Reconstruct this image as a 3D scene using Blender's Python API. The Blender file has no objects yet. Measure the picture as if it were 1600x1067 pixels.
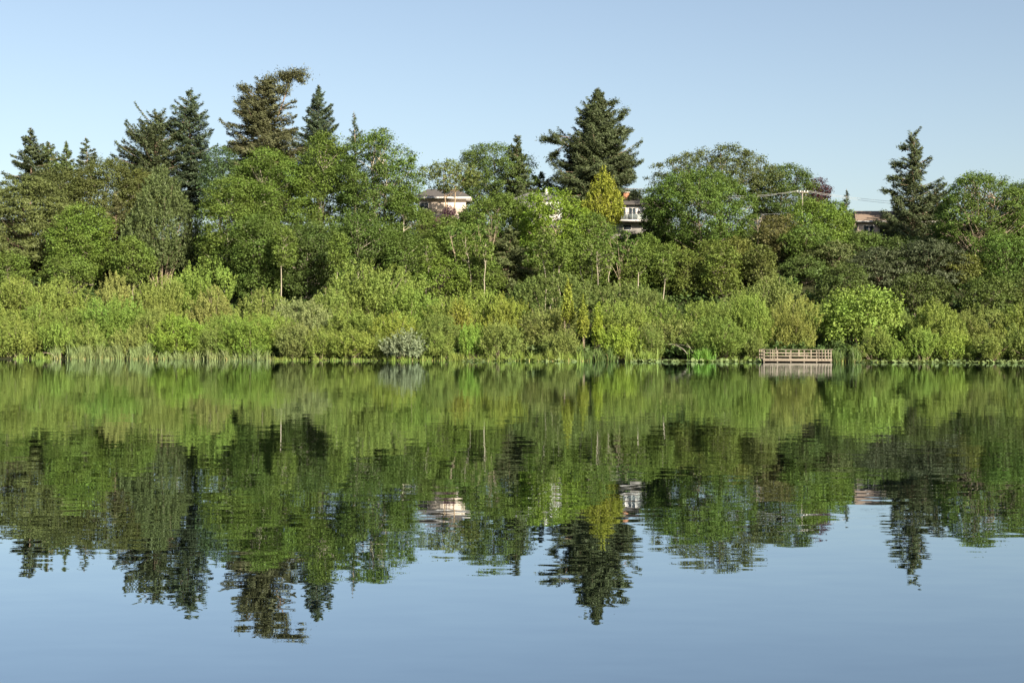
import bpy, math
import numpy as np

# ------------------------------------------------------------------ camera, sky, sun, exposure
S = bpy.context.scene
F = 2222.0            # focal length in pixels of the 1600 px wide photograph
CAMH = 1.65
ROLL = 0.0026
def yh(x): return 540.0 + ROLL * (x - 800.0)

cam_d = bpy.data.cameras.new('camera'); cam = bpy.data.objects.new('camera', cam_d)
S.collection.objects.link(cam); S.camera = cam
cam_d.sensor_width = 36.0; cam_d.lens = 50.0; cam_d.clip_end = 6000; cam_d.clip_start = 0.1
cam.location = (0, 0, CAMH)
cam.rotation_euler = (math.radians(90) + 6.5 / F, -ROLL, 0)

SUN_AZ = math.radians(145)      # clockwise from +Y (the view direction): behind the camera, to the right
SUN_EL = math.radians(27)
world = bpy.data.worlds.new('World'); S.world = world; world.use_nodes = True
wn = world.node_tree.nodes; wl = world.node_tree.links
wn.clear()
wo = wn.new('ShaderNodeOutputWorld'); wb = wn.new('ShaderNodeBackground'); sk = wn.new('ShaderNodeTexSky')
sk.sky_type = 'NISHITA'; sk.sun_disc = False
sk.sun_elevation = SUN_EL; sk.sun_rotation = SUN_AZ
sk.altitude = 0; sk.air_density = 1.0; sk.dust_density = 1.3; sk.ozone_density = 1.2
wb.inputs['Strength'].default_value = 0.0565
hs = wn.new('ShaderNodeHueSaturation'); hs.inputs['Saturation'].default_value = 0.86
wl.new(sk.outputs[0], hs.inputs['Color']); wl.new(hs.outputs[0], wb.inputs[0]); wl.new(wb.outputs[0], wo.inputs[0])

sun_d = bpy.data.lights.new('sun', 'SUN'); sun = bpy.data.objects.new('sun', sun_d)
S.collection.objects.link(sun)
sun_d.energy = 5.0; sun_d.angle = math.radians(0.53); sun_d.color = (1.0, 0.88, 0.70)
from mathutils import Vector
sdir = Vector((math.sin(SUN_AZ) * math.cos(SUN_EL), math.cos(SUN_AZ) * math.cos(SUN_EL), math.sin(SUN_EL)))
sun.rotation_euler = sdir.to_track_quat('Z', 'Y').to_euler()
sun.location = (60, -60, 60)

S.view_settings.view_transform = 'Standard'; S.view_settings.look = 'None'
S.view_settings.gamma = 1.0; S.view_settings.use_curve_mapping = False
S.view_settings.exposure = 1.45
S.render.engine = 'CYCLES'
cy = S.cycles
cy.max_bounces = 7; cy.diffuse_bounces = 3; cy.glossy_bounces = 3; cy.transmission_bounces = 4; cy.transparent_max_bounces = 4
cy.caustics_reflective = False; cy.caustics_refractive = False
cy.use_denoising = True
try: cy.denoiser = 'OPENIMAGEDENOISE'; cy.denoising_prefilter = 'ACCURATE'
except Exception: pass

# ------------------------------------------------------------------ materials
def new_mat(name):
    m = bpy.data.materials.new(name); m.use_nodes = True
    nt = m.node_tree; nt.nodes.clear()
    out = nt.nodes.new('ShaderNodeOutputMaterial')
    return m, nt, out
def N(nt, t, **kw):
    n = nt.nodes.new(t)
    for k, v in kw.items(): setattr(n, k, v)
    return n
def math_node(nt, op, a, b):
    n = N(nt, 'ShaderNodeMath', operation=op)
    for i, v in enumerate((a, b)):
        if isinstance(v, (int, float)): n.inputs[i].default_value = v
        else: nt.links.new(v, n.inputs[i])
    return n.outputs[0]

def foliage_mat(name, transl=0.32, rough=0.55, spec=0.35, hue_spread=0.05):
    m, nt, out = new_mat(name); L = nt.links
    oi = N(nt, 'ShaderNodeObjectInfo')
    at = N(nt, 'ShaderNodeAttribute', attribute_name='var')
    hsv = N(nt, 'ShaderNodeHueSaturation')
    L.new(oi.outputs['Color'], hsv.inputs['Color'])
    tc = N(nt, 'ShaderNodeTexCoord'); nz = N(nt, 'ShaderNodeTexNoise')
    nz.inputs['Scale'].default_value = 0.35; nz.inputs['Detail'].default_value = 2.0
    L.new(tc.outputs['Object'], nz.inputs['Vector'])
    v = math_node(nt, 'MULTIPLY_ADD', at.outputs['Fac'], 0.95); v.node.inputs[2].default_value = 0.50
    v2 = math_node(nt, 'MULTIPLY_ADD', nz.outputs['Fac'], 0.6)
    v2.node.inputs[2].default_value = 0.0
    vv = math_node(nt, 'ADD', v, v2)
    L.new(vv, hsv.inputs['Value'])
    h = math_node(nt, 'MULTIPLY_ADD', nz.outputs['Fac'], hue_spread); h.node.inputs[2].default_value = 0.5 - hue_spread * 0.5
    L.new(h, hsv.inputs['Hue'])
    p = N(nt, 'ShaderNodeBsdfPrincipled')
    p.inputs['Roughness'].default_value = rough; p.inputs['Specular IOR Level'].default_value = spec
    L.new(hsv.outputs[0], p.inputs['Base Color'])
    t = N(nt, 'ShaderNodeBsdfTranslucent')
    tm = N(nt, 'ShaderNodeMix', data_type='RGBA', blend_type='MULTIPLY'); tm.inputs[0].default_value = 1.0
    tm.inputs[7].default_value = (1.15, 1.15, 0.55, 1)
    L.new(hsv.outputs[0], tm.inputs[6]); L.new(tm.outputs[2], t.inputs['Color'])
    mx = N(nt, 'ShaderNodeMixShader'); mx.inputs[0].default_value = transl
    L.new(p.outputs[0], mx.inputs[1]); L.new(t.outputs[0], mx.inputs[2]); L.new(mx.outputs[0], out.inputs[0])
    return m

def plain_mat(name, col, rough=0.7, noise_scale=6.0, amount=0.35, spec=0.3, stretch=(1, 1, 1), use_obj=False, metallic=0.0, bump=0.0):
    m, nt, out = new_mat(name); L = nt.links
    tc = N(nt, 'ShaderNodeTexCoord'); mp = N(nt, 'ShaderNodeMapping'); mp.inputs['Scale'].default_value = stretch
    nz = N(nt, 'ShaderNodeTexNoise'); nz.inputs['Scale'].default_value = noise_scale; nz.inputs['Detail'].default_value = 5
    L.new(tc.outputs['Object'], mp.inputs[0]); L.new(mp.outputs[0], nz.inputs['Vector'])
    hsv = N(nt, 'ShaderNodeHueSaturation')
    if use_obj:
        oi = N(nt, 'ShaderNodeObjectInfo'); L.new(oi.outputs['Color'], hsv.inputs['Color'])
    else: hsv.inputs['Color'].default_value = (*col, 1)
    v = math_node(nt, 'MULTIPLY_ADD', nz.outputs['Fac'], amount * 2); v.node.inputs[2].default_value = 1 - amount
    L.new(v, hsv.inputs['Value'])
    p = N(nt, 'ShaderNodeBsdfPrincipled'); p.inputs['Roughness'].default_value = rough
    p.inputs['Specular IOR Level'].default_value = spec; p.inputs['Metallic'].default_value = metallic
    L.new(hsv.outputs[0], p.inputs['Base Color']); L.new(p.outputs[0], out.inputs[0])
    if bump:
        b = N(nt, 'ShaderNodeBump'); b.inputs['Strength'].default_value = bump
        L.new(nz.outputs['Fac'], b.inputs['Height']); L.new(b.outputs[0], p.inputs['Normal'])
    return m

M = {}
M['leaf'] = foliage_mat('broad_leaf', 0.24, 0.6, 0.22)
M['willow'] = foliage_mat('willow_leaf', 0.28, 0.65, 0.2, 0.06)
M['needle'] = foliage_mat('needle', 0.12, 0.6, 0.3, 0.03)
M['reed'] = foliage_mat('reed_blade', 0.3, 0.5, 0.3, 0.08)
M['bark'] = plain_mat('bark', (.2, .17, .13), 0.9, 3.0, 0.45, 0.1, (1, 1, .3), use_obj=True)
M['soil'] = plain_mat('soil', (.030, .034, .016), 0.95, 0.5, 0.5, 0.05)
M['timber'] = plain_mat('weathered_timber', (.46, .36, .25), 0.8, 5.0, 0.3, 0.2, use_obj=True)
M['stucco'] = plain_mat('stucco', (.7, .6, .5), 0.9, 2.0, 0.08, 0.1, use_obj=True)
M['shingle'] = plain_mat('shingle_roof', (.2, .17, .15), 0.9, 3.0, 0.3, 0.1, (1, 1, 4), use_obj=True)
M['trim'] = plain_mat('white_trim', (.78, .75, .72), 0.6, 3.0, 0.06, 0.3, use_obj=True)
M['brick'] = plain_mat('brick', (.42, .2, .12), 0.9, 8.0, 0.25, 0.1, use_obj=True)
M['metal'] = plain_mat('dark_metal', (.05, .05, .055), 0.5, 3.0, 0.1, 0.4)
M['cable'] = plain_mat('cable', (.32, .33, .32), 0.5, 3.0, 0.1, 0.4)
def glass_mat():
    m, nt, out = new_mat('window_glass')
    p = N(nt, 'ShaderNodeBsdfPrincipled'); p.inputs['Base Color'].default_value = (.03, .04, .05, 1)
    p.inputs['Roughness'].default_value = 0.05; p.inputs['Specular IOR Level'].default_value = 0.6
    nt.links.new(p.outputs[0], out.inputs[0]); return m
M['glass'] = glass_mat()
def rail_glass():
    m, nt, out = new_mat('railing_glass')
    p = N(nt, 'ShaderNodeBsdfPrincipled'); p.inputs['Base Color'].default_value = (.75, .85, .85, 1)
    p.inputs['Roughness'].default_value = 0.05; p.inputs['Transmission Weight'].default_value = 0.9
    p.inputs['IOR'].default_value = 1.1
    nt.links.new(p.outputs[0], out.inputs[0]); return m
M['railglass'] = rail_glass()

def water_mat():
    m, nt, out = new_mat('lake_water'); L = nt.links
    geo = N(nt, 'ShaderNodeNewGeometry')
    def wave(scale, stretch, detail, amp, patch=None):
        mp = N(nt, 'ShaderNodeMapping'); mp.inputs['Scale'].default_value = stretch
        L.new(geo.outputs['Position'], mp.inputs[0])
        nz = N(nt, 'ShaderNodeTexNoise'); nz.inputs['Scale'].default_value = scale; nz.inputs['Detail'].default_value = detail
        nz.inputs['Roughness'].default_value = 0.5
        L.new(mp.outputs[0], nz.inputs['Vector'])
        sub = N(nt, 'ShaderNodeVectorMath', operation='SUBTRACT'); sub.inputs[1].default_value = (.5, .5, .5)
        L.new(nz.outputs['Color'], sub.inputs[0])
        mul = N(nt, 'ShaderNodeVectorMath', operation='MULTIPLY'); mul.inputs[1].default_value = (amp[0], amp[1], 0)
        L.new(sub.outputs[0], mul.inputs[0])
        o = mul.outputs[0]
        if patch is not None:
            s = N(nt, 'ShaderNodeVectorMath', operation='SCALE'); L.new(o, s.inputs[0]); L.new(patch, s.inputs['Scale']); o = s.outputs[0]
        return o
    # calm and breezy patches on the lake
    mp = N(nt, 'ShaderNodeMapping'); mp.inputs['Scale'].default_value = (0.012, 0.06, 1)
    L.new(geo.outputs['Position'], mp.inputs[0])
    pn = N(nt, 'ShaderNodeTexNoise'); pn.inputs['Scale'].default_value = 1.0; pn.inputs['Detail'].default_value = 3
    L.new(mp.outputs[0], pn.inputs['Vector'])
    mr = N(nt, 'ShaderNodeMapRange'); mr.inputs[1].default_value = 0.35; mr.inputs[2].default_value = 0.68
    mr.inputs[3].default_value = 0.6; mr.inputs[4].default_value = 1.3
    L.new(pn.outputs['Fac'], mr.inputs[0])
    w1 = wave(1.0, (1.9, 5.0, 1), 2.0, (0.009, 0.019), mr.outputs[0])
    w2 = wave(1.0, (0.22, 0.9, 1), 1.0, (0.0018, 0.0045))
    a = N(nt, 'ShaderNodeVectorMath', operation='ADD'); L.new(w1, a.inputs[0]); L.new(w2, a.inputs[1])
    b = N(nt, 'ShaderNodeVectorMath', operation='ADD'); L.new(a.outputs[0], b.inputs[0]); b.inputs[1].default_value = (0, 0, 1)
    nrm = N(nt, 'ShaderNodeVectorMath', operation='NORMALIZE'); L.new(b.outputs[0], nrm.inputs[0])
    fr = N(nt, 'ShaderNodeFresnel'); fr.inputs['IOR'].default_value = 1.33; L.new(nrm.outputs[0], fr.inputs['Normal'])
    fp = math_node(nt, 'POWER', fr.outputs[0], 0.41)
    gl = N(nt, 'ShaderNodeBsdfGlossy'); gl.inputs['Roughness'].default_value = 0.004
    gl.inputs['Color'].default_value = (0.85, 0.93, 1.0, 1); L.new(nrm.outputs[0], gl.inputs['Normal'])
    df = N(nt, 'ShaderNodeBsdfDiffuse'); df.inputs['Color'].default_value = (0.0016, 0.003, 0.003, 1)
    mx = N(nt, 'ShaderNodeMixShader'); L.new(fp, mx.inputs[0]); L.new(df.outputs[0], mx.inputs[1]); L.new(gl.outputs[0], mx.inputs[2])
    L.new(mx.outputs[0], out.inputs[0])
    return m
M['water'] = water_mat()

# ------------------------------------------------------------------ helpers
def mesh_np(name, verts, faces, mat, var=None, smooth=False):
    """faces: (n,3) or (n,4) int array, or a list of such arrays"""
    me = bpy.data.meshes.new(name)
    fl = faces if isinstance(faces, list) else [faces]
    verts = np.asarray(verts, dtype=np.float32)
    tot = sum(f.shape[0] * f.shape[1] for f in fl); nf = sum(f.shape[0] for f in fl)
    me.vertices.add(len(verts)); me.loops.add(tot); me.polygons.add(nf)
    me.vertices.foreach_set('co', verts.ravel())
    me.loops.foreach_set('vertex_index', np.concatenate([f.ravel() for f in fl]).astype(np.int32))
    st = []; c = 0
    for f in fl:
        st.append(c + np.arange(f.shape[0]) * f.shape[1]); c += f.size
    me.polygons.foreach_set('loop_start', np.concatenate(st).astype(np.int32))
    if smooth: me.polygons.foreach_set('use_smooth', np.ones(nf, dtype=bool))
    me.update(calc_edges=True)
    if var is not None:
        a = me.attributes.new('var', 'FLOAT', 'FACE'); a.data.foreach_set('value', np.asarray(var, dtype=np.float32))
    me.materials.append(mat)
    return me
def link(name, data, parent=None, color=None):
    o = bpy.data.objects.new(name, data); S.collection.objects.link(o)
    if parent is not None: o.parent = parent
    if color is not None: o.color = (*color, 1)
    return o
def tag(o, label=None, cat=None, group=None, kind=None):
    if label: o['label'] = label
    if cat: o['category'] = cat
    if group: o['group'] = group
    if kind: o['kind'] = kind
    return o
def empty(name, loc, label, cat, group=None, rz=0.0):
    o = link(name, None); o.location = loc; o.rotation_euler = (0, 0, rz)
    return tag(o, label, cat, group)
def unit(v): return v / np.maximum(np.linalg.norm(v, axis=-1, keepdims=True), 1e-9)
def rdir(rng, n): return unit(rng.normal(size=(n, 3)))

def leaf_tris(P, nrm, d, l, w):
    """one pointed triangle for each leaf: centre, normal, long axis, length, width"""
    s = unit(np.cross(nrm, d)); d = unit(np.cross(s, nrm))
    l = np.asarray(l).reshape(-1, 1); w = np.asarray(w).reshape(-1, 1)
    a = P - d * l * .45 + s * w * .5; b = P - d * l * .45 - s * w * .5; c = P + d * l * .55
    V = np.stack([a, b, c], axis=1).reshape(-1, 3)
    return V, np.arange(len(V)).reshape(-1, 3)

class Tubes:
    def __init__(s): s.v = []; s.f = []; s.n = 0
    def add(s, pts, rad, sides=5):
        pts = np.asarray(pts, float); k = len(pts)
        t = unit(np.gradient(pts, axis=0))
        ref = np.array([0.3, 0.9, 0.1]) if abs(t[0, 2]) > .8 else np.array([0, 0, 1.0])
        u = unit(np.cross(t, ref)); w = np.cross(t, u)
        an = np.arange(sides) * 2 * math.pi / sides
        ring = (np.cos(an)[None, :, None] * u[:, None] + np.sin(an)[None, :, None] * w[:, None]) * np.asarray(rad, float)[:, None, None] + pts[:, None]
        s.v.append(ring.reshape(-1, 3))
        i = np.arange(k - 1)[:, None] * sides; j = np.arange(sides)[None]; j2 = (j + 1) % sides
        q = np.stack([i + j, i + j2, i + sides + j2, i + sides + j], axis=-1).reshape(-1, 4) + s.n
        s.f.append(q); s.n += k * sides
    def mesh(s, name, mat): return mesh_np(name, np.concatenate(s.v), np.concatenate(s.f), mat, smooth=True)

def curve(p0, p1, p2, k=5):
    t = np.linspace(0, 1, k)[:, None]
    p0, p1, p2 = map(np.asarray, (p0, p1, p2))
    return (1 - t) ** 2 * p0 + 2 * t * (1 - t) * p1 + t * t * p2

class Boxes:
    def __init__(s): s.v = []; s.f = []
    def box(s, c, d):
        c = np.array(c, float); d = np.array(d, float) / 2
        k = sum(len(a) for a in s.v)
        sg = np.array([[-1,-1,-1],[1,-1,-1],[1,1,-1],[-1,1,-1],[-1,-1,1],[1,-1,1],[1,1,1],[-1,1,1]])
        s.v.append(c + sg * d)
        s.f.append(np.array([[3,2,1,0],[4,5,6,7],[0,1,5,4],[1,2,6,5],[2,3,7,6],[3,0,4,7]]) + k)
        return s
    def mesh(s, name, mat): return mesh_np(name, np.concatenate(s.v), np.concatenate(s.f), mat)
def box_part(name, c, d, mat, parent, color=None, bevel=0.0):
    o = link(name, Boxes().box((0, 0, 0), d).mesh(name, mat), parent, color); o.location = c
    if bevel:
        b = o.modifiers.new('bevel', 'BEVEL'); b.width = bevel; b.segments = 2
    return o

# ------------------------------------------------------------------ the place: shoreline, hill
def shore(X):
    X = np.asarray(X, float)
    return 152.6 - 0.115 * np.clip(X, -120, 120) + 0.45 * np.sin(X * .31) + 0.3 * np.sin(X * .83 + 1) + 0.15 * np.sin(X * 2.1)
_off = np.array([-60, -8, -1.5, 0, .8, 3, 12, 22, 30, 62, 74, 84, 120, 400, 4000.])
_hz = np.array([-4, -2, -.35, -.02, .12, .3, .7, 1.5, 3, 15.5, 18.0, 20.0, 21.5, 24, 38.])
def ground(X, Y):
    off = np.asarray(Y, float) - shore(X)
    z = np.interp(off, _off, _hz)
    k = np.clip((off - 5) / 25, 0, 1)
    X = np.asarray(X, float)
    return z + k * (0.6 * np.sin(X * .11 + off * .07) + .35 * np.sin(X * .23 - off * .19 + 2))
def place(x, off):
    """photo column and metres behind the shoreline -> world X, Y"""
    Y = 160.0
    for _ in range(12):
        X = (x - 800) / F * Y; Y = float(shore(X)) + off
    return X, Y
def zat(x, y, Y): return CAMH + (yh(x) - y) / F * Y

def build_ground():
    xs = np.concatenate([np.linspace(-1500, -130, 12), np.linspace(-120, 120, 241), np.linspace(130, 1500, 12)])
    offs = np.concatenate([[-60, -20, -8, -3, -1.5, -.6, 0, .4, .8, 1.5, 3, 5, 8], np.arange(11, 92, 3), [100, 120, 160, 250, 400, 800, 1600, 3000]])
    X, O = np.meshgrid(xs, offs)
    Y = shore(X) + O
    Z = ground(X, Y)
    V = np.stack([X, Y, Z], -1).reshape(-1, 3)
    nx = len(xs); i = np.arange(len(offs) - 1)[:, None] * nx; j = np.arange(nx - 1)[None]
    q = np.stack([i + j, i + j + 1, i + nx + j + 1, i + nx + j], -1).reshape(-1, 4)
    o = link('hillside', mesh_np('hillside', V, q, M['soil'], smooth=True)); tag(o, 'dark earth bank and hillside under the trees', kind='structure')
    w = np.array([[-1500, -200, 0], [1500, -200, 0], [1500, 330, 0], [-1500, 330, 0]], float)
    o = link('lake', mesh_np('lake', w, np.array([[0, 1, 2, 3]]), M['water'])); tag(o, 'calm lake water mirroring the trees and sky', kind='structure')
build_ground()

# ------------------------------------------------------------------ plants
PROF = {
    'round': lambda v: np.sqrt(np.maximum(0, 1 - (2 * v - 1) ** 2)),
    'dome': lambda v: np.where(v < .22, .82 + .8 * v, np.sqrt(np.maximum(0, 1 - (np.maximum(v - .22, 0) / .78) ** 2))),
    'oval': lambda v: np.sqrt(np.maximum(0, 1 - (np.abs(v - .45) / .55) ** 2.3)),
    'cone': lambda v: np.clip(1.02 - v, 0, 1) ** .85 * np.clip(.6 + v * 4, 0, 1),
    'egg': lambda v: np.where(v < .35, .62 + .38 * np.sin(np.clip(v / .35, 0, 1) * math.pi / 2), np.clip((1 - v) / .65, 0, 1) ** .72),
    'vase': lambda v: np.where(v < .6, .5 + .5 * v / .6, np.sqrt(np.maximum(0, 1 - ((v - .6) / .4) ** 2))),
}
def wob(rng, k=4):
    A = rng.normal(size=(k, 3)); ph = rng.uniform(0, 6.28, k)
    def f(P, s): return np.sin(P @ (A.T * s) + ph).sum(-1) / k
    return f

def crown_points(rng, W, D, z0, z1, prof, cr, amp=.16, gap=.0, shell=.5, fill=1.0):
    """clump centres spread through a crown's volume, kept apart"""
    Hc = z1 - z0; f = wob(rng); g = wob(rng)
    area = math.pi * (W + D) / 2 * Hc * .85
    n = int(max(10, fill * area / (cr * cr * 1.25)))
    v = rng.uniform(0.02, 1, n * 14); r = PROF[prof](v)
    keep = rng.uniform(0, 1, len(v)) < np.clip(r + .12, 0, 1); v, r = v[keep], r[keep]
    a = rng.uniform(0, 2 * math.pi, len(v))
    u = rng.uniform(0, 1, len(v)); rho = np.where(u < shell, rng.uniform(.8, 1, len(v)), rng.uniform(.05, 1, len(v)) ** .6)
    dirv = np.stack([np.cos(a), np.sin(a), (v - .5) * 2], -1)
    R = r * rho * (1 + amp * 1.6 * f(dirv, 1.7) + amp * .7 * f(dirv, 4.1))
    C = np.stack([np.cos(a) * R * (W / 2 - cr * .7), np.sin(a) * R * (D / 2 - cr * .7), z0 + cr * .5 + v * (Hc - cr * 1.0) + amp * .5 * Hc * .3 * f(dirv, 3.) * v], -1)
    if gap > 0:
        k = g(C, 1.6 / (cr * 2.2)) > (-1.0 + gap * 1.2); C = C[k]
    out = np.zeros((n, 3)); c = 0; d2 = (cr * .72) ** 2
    for p in C:
        if c >= n: break
        q = out[:c] - p
        if c == 0 or (np.einsum('ij,ij->i', q, q)).min() > d2:
            out[c] = p; c += 1
    return out[:c]

def leaf_cloud(rng, C, cr, per, l, w, axis, up=.5, outw=.6, rnd=.7, flat=.72, hang=0.0, upd=0.0):
    """leaves round each clump centre; axis = the point the crown grows from"""
    nC = len(C); idx = np.repeat(np.arange(nC), per)
    n = len(idx); dv = rdir(rng, n)
    out = unit(C - axis)[idx]
    dv = unit(dv + out * .35 + np.array([0, 0, .2]))
    rr = cr * rng.uniform(.65, 1.25, nC)[idx]
    rad = rr * (rng.uniform(0, 1, n) ** .45) * (1 + .25 * rng.normal(size=n).clip(-1.5, 2))
    P = C[idx] + dv * rad[:, None] * np.array([1, 1, flat])
    nr = unit(dv * outw + out * .25 + np.array([0, 0, up]) + rng.normal(size=(n, 3)) * rnd)
    d = rng.normal(size=(n, 3)) + out * .4 + np.array([0, 0, upd - hang])
    sz = rng.uniform(.5, 1.45, n)
    V, T = leaf_tris(P, nr, d, l * sz, w * sz)
    var = .28 * rng.uniform(0, 1, n) + .72 * (.15 + .7 * rng.uniform(0, 1, nC)[idx])
    return V, T, var

def plume_cloud(rng, C, per, ln, rad, l, w, axis, rise=.9, rnd=.65):
    """brushy upright sprays: leaves along a short shoot that leaves each clump centre outward and up"""
    nC = len(C); idx = np.repeat(np.arange(nC), per); n = len(idx)
    ax = unit(unit(C - axis) * 1.0 + np.array([0, 0, rise]) + rng.normal(size=(nC, 3)) * .35)
    L = ln * rng.uniform(.5, 1.45, nC)
    t = rng.uniform(0, 1, n)
    dv = rdir(rng, n)
    P = C[idx] + ax[idx] * ((t - .4) * L[idx])[:, None] + dv * (rad * (1.25 - .85 * t) * rng.uniform(.3, 1.15, n))[:, None]
    nr = unit(dv * .8 + np.array([0, 0, .25]) + rng.normal(size=(n, 3)) * rnd)
    d = ax[idx] + dv * .5 + rng.normal(size=(n, 3)) * .35
    sz = rng.uniform(.6, 1.3, n)
    V, T = leaf_tris(P, nr, d, l * sz, w * sz)
    var = .3 * rng.uniform(0, 1, n) + .7 * (.15 + .7 * rng.uniform(0, 1, nC)[idx])
    return V, T, var

def finish(root, V, T, var, tub, leafmat, col, barkcol, part='crown', stem='trunk'):
    link(part, mesh_np(part, V, T, leafmat, var), root, col)
    if tub is not None: link(stem, tub.mesh(stem, M['bark']), root, barkcol)

SEED = [100]
def rng_next():
    SEED[0] += 1; return np.random.default_rng(SEED[0])

def frame(x, ytop, ybot, w, off):
    X, Y = place(x, off); zb = float(ground(X, Y)) - .12
    H = zat(x, ytop, Y) - zb; W = w / F * Y
    c0 = zat(x, ybot, Y) - zb
    return X, Y, zb, H, W, c0

def broadleaf(name, x, ytop, ybot, w, off, col, label, prof='round', cr=1.25, lai=5.0, leaf=(.235, .16), amp=.16, gap=.25, depth=.9,
              bark=(.20, .175, .135), tr=None, group='broadleaf trees on the hillside', lean=0.0, cat='tree', trunkx=None, fork=.35, rnd=.7, fill=1.0, shell=.5, hang=0., forks=1, mat='leaf', flat=.72, limbs=70):
    rng = rng_next()
    if off <= 54 and name not in ('alder_tree', 'oak_tree'): ybot += 15
    X, Y, zb, H, W, c0 = frame(x, ytop, ybot, w, off)
    c0 = max(c0, H * .06)
    root = empty(name, (X, Y, zb), label, cat, group)
    D = W * depth
    C = crown_points(rng, W, D, c0, H, prof, cr, amp * 1.25, gap + .04, shell, fill)
    A = math.pi / 4 * W * (H - c0); per = max(12, int(lai * A / (leaf[0] * leaf[1] * .5) / len(C)))
    axis = np.array([0, 0, c0 + (H - c0) * .25])
    V, T, var = leaf_cloud(rng, C, cr, per, leaf[0], leaf[1], axis, rnd=rnd, hang=hang, flat=flat)
    tb = Tubes(); r0 = tr or H * .016
    tx = 0.0 if trunkx is None else (trunkx - x) / F * Y
    top = np.array([tx * .3, 0, c0 + (H - c0) * .72])
    fz = c0 + (H - c0) * fork
    for k in range(forks):
        ox = (k - (forks - 1) / 2) * 1.1
        p = curve((tx + ox * .35, 0, -.3), (tx + ox + lean + rng.normal() * .3, rng.normal() * .3, fz * .7), (top[0] + ox * 2, rng.normal() * .6, top[2]), 9)
        p[1:-1] += rng.normal(size=(7, 3)) * .12
        tb.add(p, np.interp(np.linspace(0, 1, 9), [0, .05, .5, 1], [r0 * 1.35, r0, r0 * .65, r0 * .2]) / (1 if forks == 1 else 1.25), 7)
        stem = p
        mine = C[k::forks]
        for c in mine[:limbs]:
            hd = math.hypot(c[0], c[1])
            za = np.clip(c[2] - .55 * hd - .5, c0 * .75, top[2] - .2)
            i = np.interp(za, stem[:, 2], np.arange(9)); a = stem[int(i)] * (1 - i % 1) + stem[min(8, int(i) + 1)] * (i % 1)
            mid = a * .45 + c * .55 + np.array([0, 0, -.15 * hd]) + rng.normal(size=3) * .25
            rr = r0 * rng.uniform(.16, .34)
            tb.add(curve(a, mid, c, 5), np.linspace(rr, rr * .25, 5), 4)
    finish(root, V, T, var, tb, M[mat], (col[0] * 1.12, col[1] * 1.0, col[2] * .92), bark)
    return root

PROTO = {}; PROTO_USE = []
def willow_proto(size, i):
    """one of a few willow bushes: several leaning mounds of brushy upright shoots"""
    if (size, i) in PROTO: return PROTO[(size, i)]
    rng = np.random.default_rng(900 + i + (50 if size == 'tall' else 0))
    W, H = (9.5, 8.0) if size == 'tall' else (6.5, 4.0)
    Cs = []; nl = rng.integers(4, 8); cr = .52
    for k in range(nl):
        ang = k * 2.4 + rng.uniform(0, 1.5); q = rng.uniform(.45, 1) if k else .2
        lw = W * (rng.uniform(.6, .85) if k == 0 else rng.uniform(.38, .7)); lh = H * (.97 if k == 0 else rng.uniform(.5, .97))
        c = crown_points(rng, lw, lw * .9, .05 + rng.uniform(0, .22) * lh, lh, ('dome', 'round', 'vase')[rng.integers(0, 3)], cr, .3, rng.uniform(.1, .42), .7, .5)
        c[:, 0] += math.cos(ang) * q * (W - lw) / 2; c[:, 1] += math.sin(ang) * q * (W - lw) / 2
        Cs.append(c)
    C = np.concatenate(Cs); l, w = (.21, .092) if size == 'tall' else (.20, .088)
    per = max(8, int(5.6 * math.pi / 4 * W * H / (l * w * .5) / len(C)))
    V, T, var = plume_cloud(rng, C, per, rng.uniform(.7, 1.15), cr * .6, l, w, np.array([0, 0, -.2 * H]), rise=rng.uniform(.2, .7))
    tb = Tubes()
    for c in C[rng.permutation(len(C))[:34]]:
        b = np.array([c[0] * .2 + rng.normal() * .25, c[1] * .2 + rng.normal() * .2, -.2]); m = np.array([c[0] * .5, c[1] * .5, c[2] * .6]) + rng.normal(size=3) * .2
        tb.add(curve(b, m, c + (c - m) * rng.uniform(.0, .35), 6), np.linspace(.07, .012, 6) * (.5 + H * .06), 5)
    PROTO[(size, i)] = (mesh_np('foliage', V, T, M['willow'], var), tb.mesh('stem', M['bark']), W, H)
    return PROTO[(size, i)]

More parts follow.
